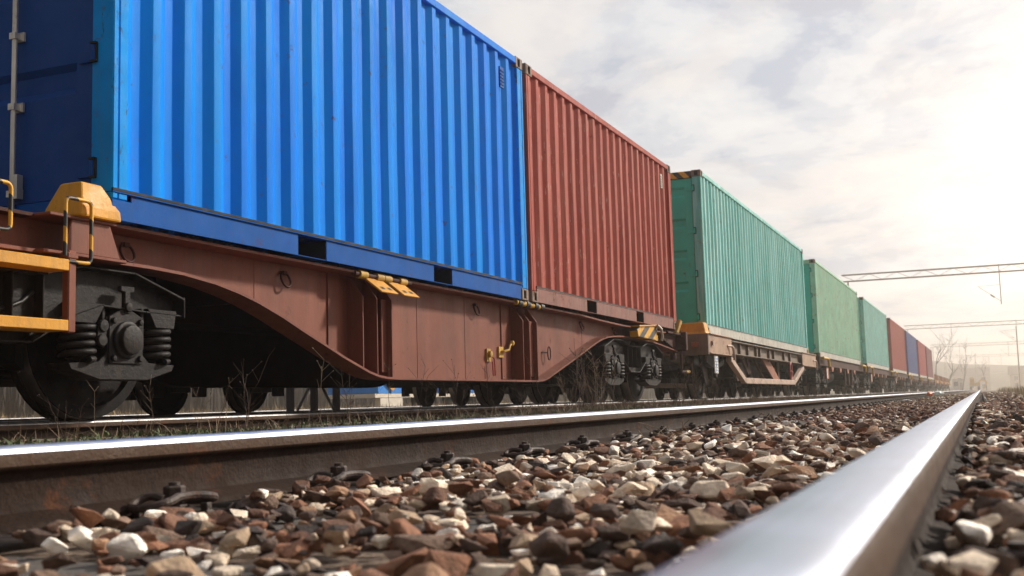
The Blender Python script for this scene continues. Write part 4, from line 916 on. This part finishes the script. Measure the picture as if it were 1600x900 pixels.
# ---------------------------------------------------------------- second parked train, lattice mast, blue wagon
X2 = -10.6
def parked(y0, y1, axles, label):
    t = thing('hopper_wagon', (X2, y0, .02), label, 'freight wagon', 'dark wagons parked behind the container train')
    xa = X2+1.3; b = MB()
    b.prismX([(y0+.3, .44), (y1-.3, .44), (y1, .95), (y1, 2.6), (y0, 2.6), (y0, .95)], X2-1.3, xa)
    for k in range(int((y1-y0)/1.2)): b.box(xa, xa+.06, y0+.6+k*1.2, y0+.68+k*1.2, .5, 2.55)
    b.build('hopper_body', M['shade_steel'], t, bevel=.02)  # body blackened to paint in the shade behind the near train
    for ya in axles:
        MB().tube([(X2-1, ya, .48), (X2+1, ya, .48)], .07, 10).build('axle', M['wheel'], t)
        for s in (1, -1): wheel_mb(X2+s*.75, ya, .48, s).build('wheel', [M['bogie'], M['wheel'], M['tread']], t, smooth=35)
        for s in (1, -1):
            f = MB(); f.box(X2+s*1.0-.06, X2+s*1.0+.06, ya-.17, ya+.17, .30, .62); f.box(X2+s*1.0-.02, X2+s*1.0+.02, ya-.55, ya+.55, .60, .80); [f.box(X2+s*1.0-.05, X2+s*1.0+.05, ya+a*.42-.09, ya+a*.42+.09, .24, .60) for a in (-1, 1)]
            f.build('axle_box', M['bogie'], t)
    MB().box(X2-1.2, X2+1.2, y0-.4, y0, .9, 1.2).build('headstock', M['bogie'], t); MB().box(X2-1.2, X2+1.2, y1, y1+.4, .9, 1.2).build('headstock', M['bogie'], t)
parked(3.5, 16.1, (5.4, 7.2, 11.6, 13.4), 'dark hopper wagon parked behind the brown wagon, nearest of its row')
parked(20.9, 33.5, (21.9, 23.7, 29.8, 31.6), 'dark hopper wagon parked behind, just right of the gap showing a blue wagon')
parked(34.6, 47.2, (36, 37.8, 43.7, 45.5), 'dark hopper wagon parked behind the teal container, third of its row')
parked(48.3, 60.9, (49.7, 51.5, 57.4, 59.2), 'dark hopper wagon parked behind, fourth of its row from the camera')
for i_, lb_ in enumerate(('fifth', 'sixth', 'seventh', 'eighth')): parked(62+i_*13.7, 74.6+i_*13.7, (63.4+i_*13.7, 65.2+i_*13.7, 71.1+i_*13.7, 72.9+i_*13.7), 'dark hopper wagon parked behind the container train, %s of its row from the camera' % lb_)
def lattice():
    x, y = -8.15, 12.55
    t = thing('lattice_mast', (x, y, -.15), 'short grey lattice mast standing behind the brown wagon on the left', 'mast')
    b = MB()
    for a in (-.55, 0, .55): b.box(x-.035, x+.035, y+a-.04, y+a+.04, -.15, 3.0)
    b.build('leg', M['mast_grey'], t)
    b = MB()
    for k in range(5):
        z = -.1+k*.62
        for (a, c) in ((-.55, 0), (0, .55)):
            z0, z1 = (z, z+.6) if (k+(a < 0)) % 2 else (z+.6, z); b.tube([(x+.03, y+a, z0), (x+.03, y+c, z1)], .018, 6)
    b.build('bracing', M['mast_grey'], t); MB().box(x-.2, x+.2, y-.75, y+.75, -.2, -.06).build('footing', M['concrete'], t)
lattice()
def blue_wagon():
    t = thing('box_wagon', (-26.3, 43.5, 0), 'bright blue wagon far behind, seen through the gap under the brown wagon', 'freight wagon'); x = -25
    M['far_blue'] = pm('bright_blue_wagon_paint', (.01, .22, .70), .5, var=.15, streak=.3, scol=(.02, .06, .12))
    b = MB().box(x-2.6, x, 43.6, 56, .62, 3.4)
    for k in range(11): b.box(x, x+.07, 43.6+k*1.2, 43.7+k*1.2, .62, 3.4)
    b.build('body', M['far_blue'], t)
    MB().box(x-2.5, x+.02, 43.4, 56.2, .42, .60).build('underframe', M['galv'], t); MB().box(x-.3, x, 43.9, 46.0, .02, .40).build('battery_box', M['galv'], t)
    MB().prismX([(44.9, .72), (45.5, 1.05), (44.9, 1.38), (44.3, 1.05)], x+.075, x+.09).build('warning_diamond', M['yellow'], t)
    for ya in (48.2, 54.6):
        for s in (0, -1.5): MB().lathe((x-.5+s, ya, .3), (1, 0, 0), [(0, .001), (0, .46), (.13, .46), (.13, .001)], 24).build('wheel', M['wheel'], t)
blue_wagon()

# ---------------------------------------------------------------- overhead line gantries
def gantry(Y, ztop, xl, xr, drops, label):
    t = thing('gantry', (xl, Y, -.2), label, 'gantry', 'overhead line gantries across the tracks')
    b = MB(); zb_ = ztop-.45
    for yy in (Y-.25, Y+.25):
        b.tube([(xl, yy, ztop), (xr, yy, ztop)], .030, 6); b.tube([(xl, yy, zb_), (xr, yy, zb_)], .030, 6)
        n = int((xr-xl)/.9)
        for k in range(n):
            x = xl+(xr-xl)*k/n; x2 = xl+(xr-xl)*(k+1)/n; b.tube([(x, yy, zb_ if k % 2 else ztop), (x2, yy, ztop if k % 2 else zb_)], .011, 4, cap=False)
    b.build('truss_beam', M['galv'], t)
    for x in (xl+.25, xr-.25):
        m = MB()
        for a in (-.2, .2):
            for c in (-.2, .2): m.tube([(x+a, Y+c, -.2), (x+a*.8, Y+c*.8, zb_)], .04, 5)
        for k in range(9):
            z = .2+k*.85; m.tube([(x-.2, Y-.2, z), (x+.2, Y-.2, z+.42)], .018, 4); m.tube([(x+.2, Y-.2, z+.42), (x-.2, Y-.2, z+.85)], .018, 4)
        m.build('mast', M['galv'], t)
    for x in drops:
        d = MB().tube([(x, Y, ztop+.1), (x, Y, ztop-2.6)], .030, 6); d.tube([(x, Y, ztop-2.4), (x-1.3, Y, ztop-1.4)], .018, 5); d.tube([(x, Y, ztop-1.3), (x-1.4, Y, ztop-1.35)], .012, 5)
        d.lathe((x-.5, Y, ztop-2.03), (-1.3, 0, 1.0), [(-.15, .03), (-.1, .08), (-.05, .03), (0, .08), (.05, .03), (.1, .08), (.15, .03)], 8)
        d.build('cantilever', M['galv'], t)
gantry(80, 8.25, -8.5, 16, (1.6,), 'nearest steel lattice gantry, its beam crossing the sky above the green containers')
gantry(150, 8.4, -8.6, 18, (-3.0, 4.5), 'second steel gantry, lower in the sky than the nearest one')
gantry(220, 8.5, -8.2, 22, (-3.2, 5, 12), 'third steel gantry down the line, faint in the haze')
gantry(300, 8.6, -8.2, 26, (-3, 5, 14), 'farthest steel gantry, almost lost in the haze')
def catmast(x, Y, h, label, sgn=1, grp='catenary masts along the line'):
    t = thing('catenary_mast', (x, Y, -.2), label, 'mast', grp)
    MB().tube([(x, Y, -.2), (x, Y, h)], [.12, .08], 8).build('pole', M['galv'], t)
    d = MB().tube([(x, Y, h-2.4), (x+sgn*2.2, Y, h-.7)], .035, 5); d.tube([(x, Y, h-.5), (x+sgn*2.4, Y, h-.65)], .03, 5); d.build('cantilever', M['galv'], t)
catmast(-9.1, 58, 6.4, 'catenary mast with slanted arm showing just above the sea-green container', 1, None)
for i, (x, Y, h, lb) in enumerate(((5.5, 185, 9.5, 'tall hazy catenary mast right of the yellow digger'), (10, 205, 9, 'hazy catenary mast near the right edge, shorter than its neighbour'), (-1.0, 330, 10, 'thin hazy mast just behind the white hut'), (14, 250, 11, 'tallest of the faint masts near the right edge'), (3, 400, 11, 'faintest mast above the vanishing point of the rails'))):
    catmast(x, Y, h, lb, -1)

# ---------------------------------------------------------------- background buildings, trees, machines
def house(x, y, w_, d_, h, label, pitched=True, mat='facade', nwin=3, cat='house', floors=2):
    t = thing('house' if pitched else 'industrial_building', (x, y, -.2), label, cat)
    MB().box(x, x+w_, y, y+d_, -.2, h).build('wall', M[mat], t)
    if pitched: MB().prismX([(y-.4, h), (y+d_+.4, h), (y+d_/2, h+d_*.32)], x-.4, x+w_+.4).build('roof', M['roof'], t)
    else: MB().box(x-.3, x+w_+.3, y-.3, y+d_+.3, h, h+.5).build('roof', M['concrete'], t)
    for fl in range(floors):
        for k in range(nwin):
            xx = x+(k+.5)*w_/nwin; z = h*(fl+.5)/floors; MB().box(xx-.6, xx+.6, y-.04, y+.05, z-.6, z+.6).build('window', M['glass'], t)
house(18, 300, 36, 14, 5.2, 'long low grey hall at the right edge behind the bare trees', False, 'facade_grey', 9, 'warehouse', 1)
house(9, 400, 11, 9, 4.6, 'pale house with a tiled roof left of the long grey hall')
house(-9, 430, 12, 9, 5, 'pale house low behind the end of the train')
house(30, 385, 14, 10, 6.5, 'tall pale house rising behind the long grey hall'); house(54, 370, 16, 10, 6, 'wide pale house farthest to the right behind the hall')
def hut():
    x, y = -5.6, 255; t = thing('white_hut', (x, y, -.15), 'small white hut with one dark window beside the tail of the train', 'hut')
    MB().box(x, x+2.2, y, y+3, -.15, 2.2).build('wall', M['white'], t); MB().box(x-.15, x+2.35, y-.15, y+3.15, 2.2, 2.35).build('roof', M['concrete'], t)
    MB().box(x+.25, x+1.15, y-.05, y+.05, .9, 1.8).build('window', M['glass'], t); MB().box(x+1.5, x+2.0, y-.04, y+.04, -.1, 1.6).build('door', M['facade_grey'], t)
hut()
def digger():
    x, y = -2.2, 250; t = thing('excavator', (x, y, -.15), 'yellow excavator parked beside the white hut in the haze', 'excavator')
    for s in (0, 1.5): MB().prismX([(y-.1, .3), (y+.3, -.1), (y+2.4, -.1), (y+2.8, .3), (y+2.4, .7), (y+.3, .7)], x+s, x+s+.5).build('crawler_track', M['black'], t)
    MB().box(x, x+2.1, y+.2, y+2.8, .75, 1.5).build('body', M['machine'], t, bevel=.1)
    MB().box(x+.1, x+1.0, y+.1, y+1.5, 1.5, 2.4).build('cab', M['machine'], t, bevel=.08)
    MB().prismY([(x+1.3, 1.2), (x+2.4, 2.3), (x+3.4, 1.7), (x+3.3, 1.5), (x+2.4, 1.95), (x+1.6, 1.2)], y+.4, y+.7).build('boom', M['machine'], t)
    MB().prismY([(x+3.3, 1.7), (x+3.5, 1.6), (x+3.1, .5), (x+2.7, .1), (x+2.5, .5), (x+2.9, .7)], y+.3, y+.8).build('bucket_arm', M['machine'], t)
digger()
def bare_tree(seed, h):
    r = random.Random(seed); tr = MB(); cr = MB()
    def br(p, d, l, rad, dep, mb):
        q = [p]; dd = d.copy()
        for i in range(3): dd = (dd+Vector((r.gauss(0, .12), r.gauss(0, .12), .06))).normalized(); q.append(q[-1]+dd*l/3)
        mb.tube(q, [rad, rad*.85, rad*.7, rad*.55], 5 if dep > 2 else 4, cap=False)
        if dep == 0: return
        for k in range(r.choice((3, 4)) if dep > 1 else 3):
            i = r.choice((1, 2, 3, 3)); nd = (dd+Vector((r.gauss(0, .55), r.gauss(0, .55), r.uniform(0, .5)))).normalized(); br(q[i], nd, l*r.uniform(.5, .75), rad*.5, dep-1, cr)
    br(Vector((0, 0, 0)), Vector((0, 0, 1)), h*.45, h*.013, 4, tr)
    return tr, cr
def tree_thing(seed, h, loc, label):
    t = thing('bare_tree', loc, label, 'tree', 'bare trees in the haze'); a, b = bare_tree(seed, h)
    for m_, n_ in ((a, 'trunk'), (b, 'crown')):
        m_.v = [(v[0]+loc[0], v[1]+loc[1], v[2]+loc[2]) for v in m_.v]; m_.build(n_, M['bark'], t)
    return t
TL = [(-7.5, 215, 11, 'tall bare tree rising right behind the tail of the train'), (-5.5, 225, 9, 'slimmer bare tree next to the tall one behind the train'), (-3.4, 240, 10, 'bare tree directly behind the white hut'), (1.2, 280, 8, 'small bare tree right behind the vanishing point of the rails'),
      (8, 170, 6, 'low bare tree left of the long grey hall'), (14, 160, 7.5, 'bushy bare tree in front of the long grey hall'), (16.5, 120, 5.5, 'nearest bare tree at the right edge of the frame'), (20, 180, 9, 'tall bare tree at the right edge behind the low ones'), (12, 230, 9, 'bare tree between the two right-hand masts'), (24, 260, 11, 'large faint bare tree beyond the grey hall')]
for i, (x, y, h, lb) in enumerate(TL): tree_thing(70+i, h, (x, y, -.2), lb)
def bush(seed, h, loc, label):
    r = random.Random(seed); mb = MB()
    for k in range(34):
        a = r.uniform(0, 2*PI); s_ = r.uniform(.2, .6); l = h*r.uniform(.5, 1); p = (loc[0]+r.gauss(0, .15), loc[1]+r.gauss(0, .15), loc[2])
        q = [(p[0]+math.cos(a)*s_*l*t**1.3, p[1]+math.sin(a)*s_*l*t**1.3, p[2]+l*t) for t in (0, .35, .7, 1)]; mb.tube(q, [.008, .006, .004, .002], 4)
    solo(mb, 'bush', M['stem_pale'], loc, label, 'bush', 'dry bushes at the right verge')
for i, (x, y, h, lb) in enumerate(((4.6, 22, .55, 'dry twiggy bush nearest to the right edge'), (5.0, 32, .8, 'taller dry twiggy bush at the right verge'), (3.6, 42, .7, 'dry twiggy bush closest to the right rail'), (6.4, 50, .9, 'far dry twiggy bush at the right verge'))): bush(i, h, (x, y, -.13), lb)

# ---------------------------------------------------------------- litter
def crumple(mb, c, sx, sy, sz, seed, mi=0):
    r = random.Random(seed); bm = bmesh.new(); bmesh.ops.create_icosphere(bm, subdivisions=2, radius=1)
    for v in bm.verts: k = 1+r.uniform(-.3, .25); v.co = Vector((c[0]+v.co.x*sx*k, c[1]+v.co.y*sy*k, c[2]+v.co.z*sz*k))
    bm.verts.index_update(); mb.add([v.co[:] for v in bm.verts], [tuple(v.index for v in f.verts) for f in bm.faces], mi); bm.free()
b = MB(); crumple(b, (-1.10, 33, -.02), .13, .13, .07, 1); solo(b, 'plastic_bag', M['bag'], (-1.10, 33, -.1), 'crumpled white plastic bag lying between the far rails beside the orange cup', 'litter')
b = MB(); b.lathe((-1.34, 33, -.03), (.3, 1, .1), [(-.08, .0005), (-.08, .055), (.08, .075), (.08, .06), (-.07, .045)], 14); solo(b, 'paper_cup', M['orange'], (-1.34, 33, -.1), 'orange cup lying beside the white plastic bag', 'litter')
for i, (px, py, s_, lb) in enumerate(((1380, 629, .06, 'white paper scrap on the ballast, left of the pair far between the rails'), (1416, 627, .09, 'longer white paper scrap on the ballast, nearest to the orange cup'))):
    d = _f+_r*((px-800)/FPX)-_u*((py-450)/FPX); k = (-.13-CZ)/d.z; x, y = d.x*k, d.y*k
    b = MB(); crumple(b, (x, y, -.115), s_, s_*.6, .018, 5+i); solo(b, 'paper_scrap', M['bag'], (x, y, -.13), lb, 'litter')
y_, z_ = unx(971, 637, -3.6); b = MB(); crumple(b, (-3.6, y_, -.09), .05, .05, .03, 9); solo(b, 'plastic_scrap', M['blue_litter'], (-3.6, y_, -.12), 'small blue plastic scrap beside the train rail below the far bogie', 'litter')
y_, z_ = unx(995, 638, -3.6); b = MB(); crumple(b, (-3.6, y_, -.08), .14, .10, .04, 12); solo(b, 'stone', M['concrete'], (-3.6, y_, -.12), 'flat pale stone beside the blue plastic scrap', 'stone')
# twigs on the ballast beside the middle rail
def twigs(seed, x, y, lb):
    r = random.Random(seed); mb = MB()
    for k in range(16):
        p = Vector((x+r.gauss(0, .06), y+r.gauss(0, .10), -.125)); a = r.uniform(0, 2*PI); q = [p]; l = r.uniform(.03, .07)
        for i in range(4): a += r.gauss(0, .6); q.append(q[-1]+Vector((math.cos(a)*l*.6, math.sin(a)*l, r.gauss(.012, .014))))
        mb.tube(q, [.0022, .002, .0018, .0015, .001], 4)
    solo(mb, 'twig_tangle', M['stem_pale'], (x, y, -.13), lb, 'twigs')
twigs(1, -1.36, 5.05, 'tangle of pale twigs on the ballast at the middle rail, nearer to the camera'); twigs(2, -1.40, 8.3, 'tangle of dark twigs against the middle rail, farther along')

# ---------------------------------------------------------------- air
def haze():
    m = bpy.data.materials.new('haze_air'); m.use_nodes = True; N = m.node_tree.nodes; L = m.node_tree.links
    N.remove(N['Principled BSDF']); v = N.new('ShaderNodeVolumePrincipled'); v.inputs['Color'].default_value = (1.0, .93, .84, 1); v.inputs['Density'].default_value = .0018; v.inputs['Anisotropy'].default_value = .74
    L.new(v.outputs[0], N['Material Output'].inputs['Volume'])
    mb = MB().box(-1600, 1600, -70, 2600, -2.5, 32); o = mb.build('haze', m); o['kind'] = 'stuff'; o['label'] = 'thin pale warm haze over the railway yard'; o['category'] = 'haze'
haze()
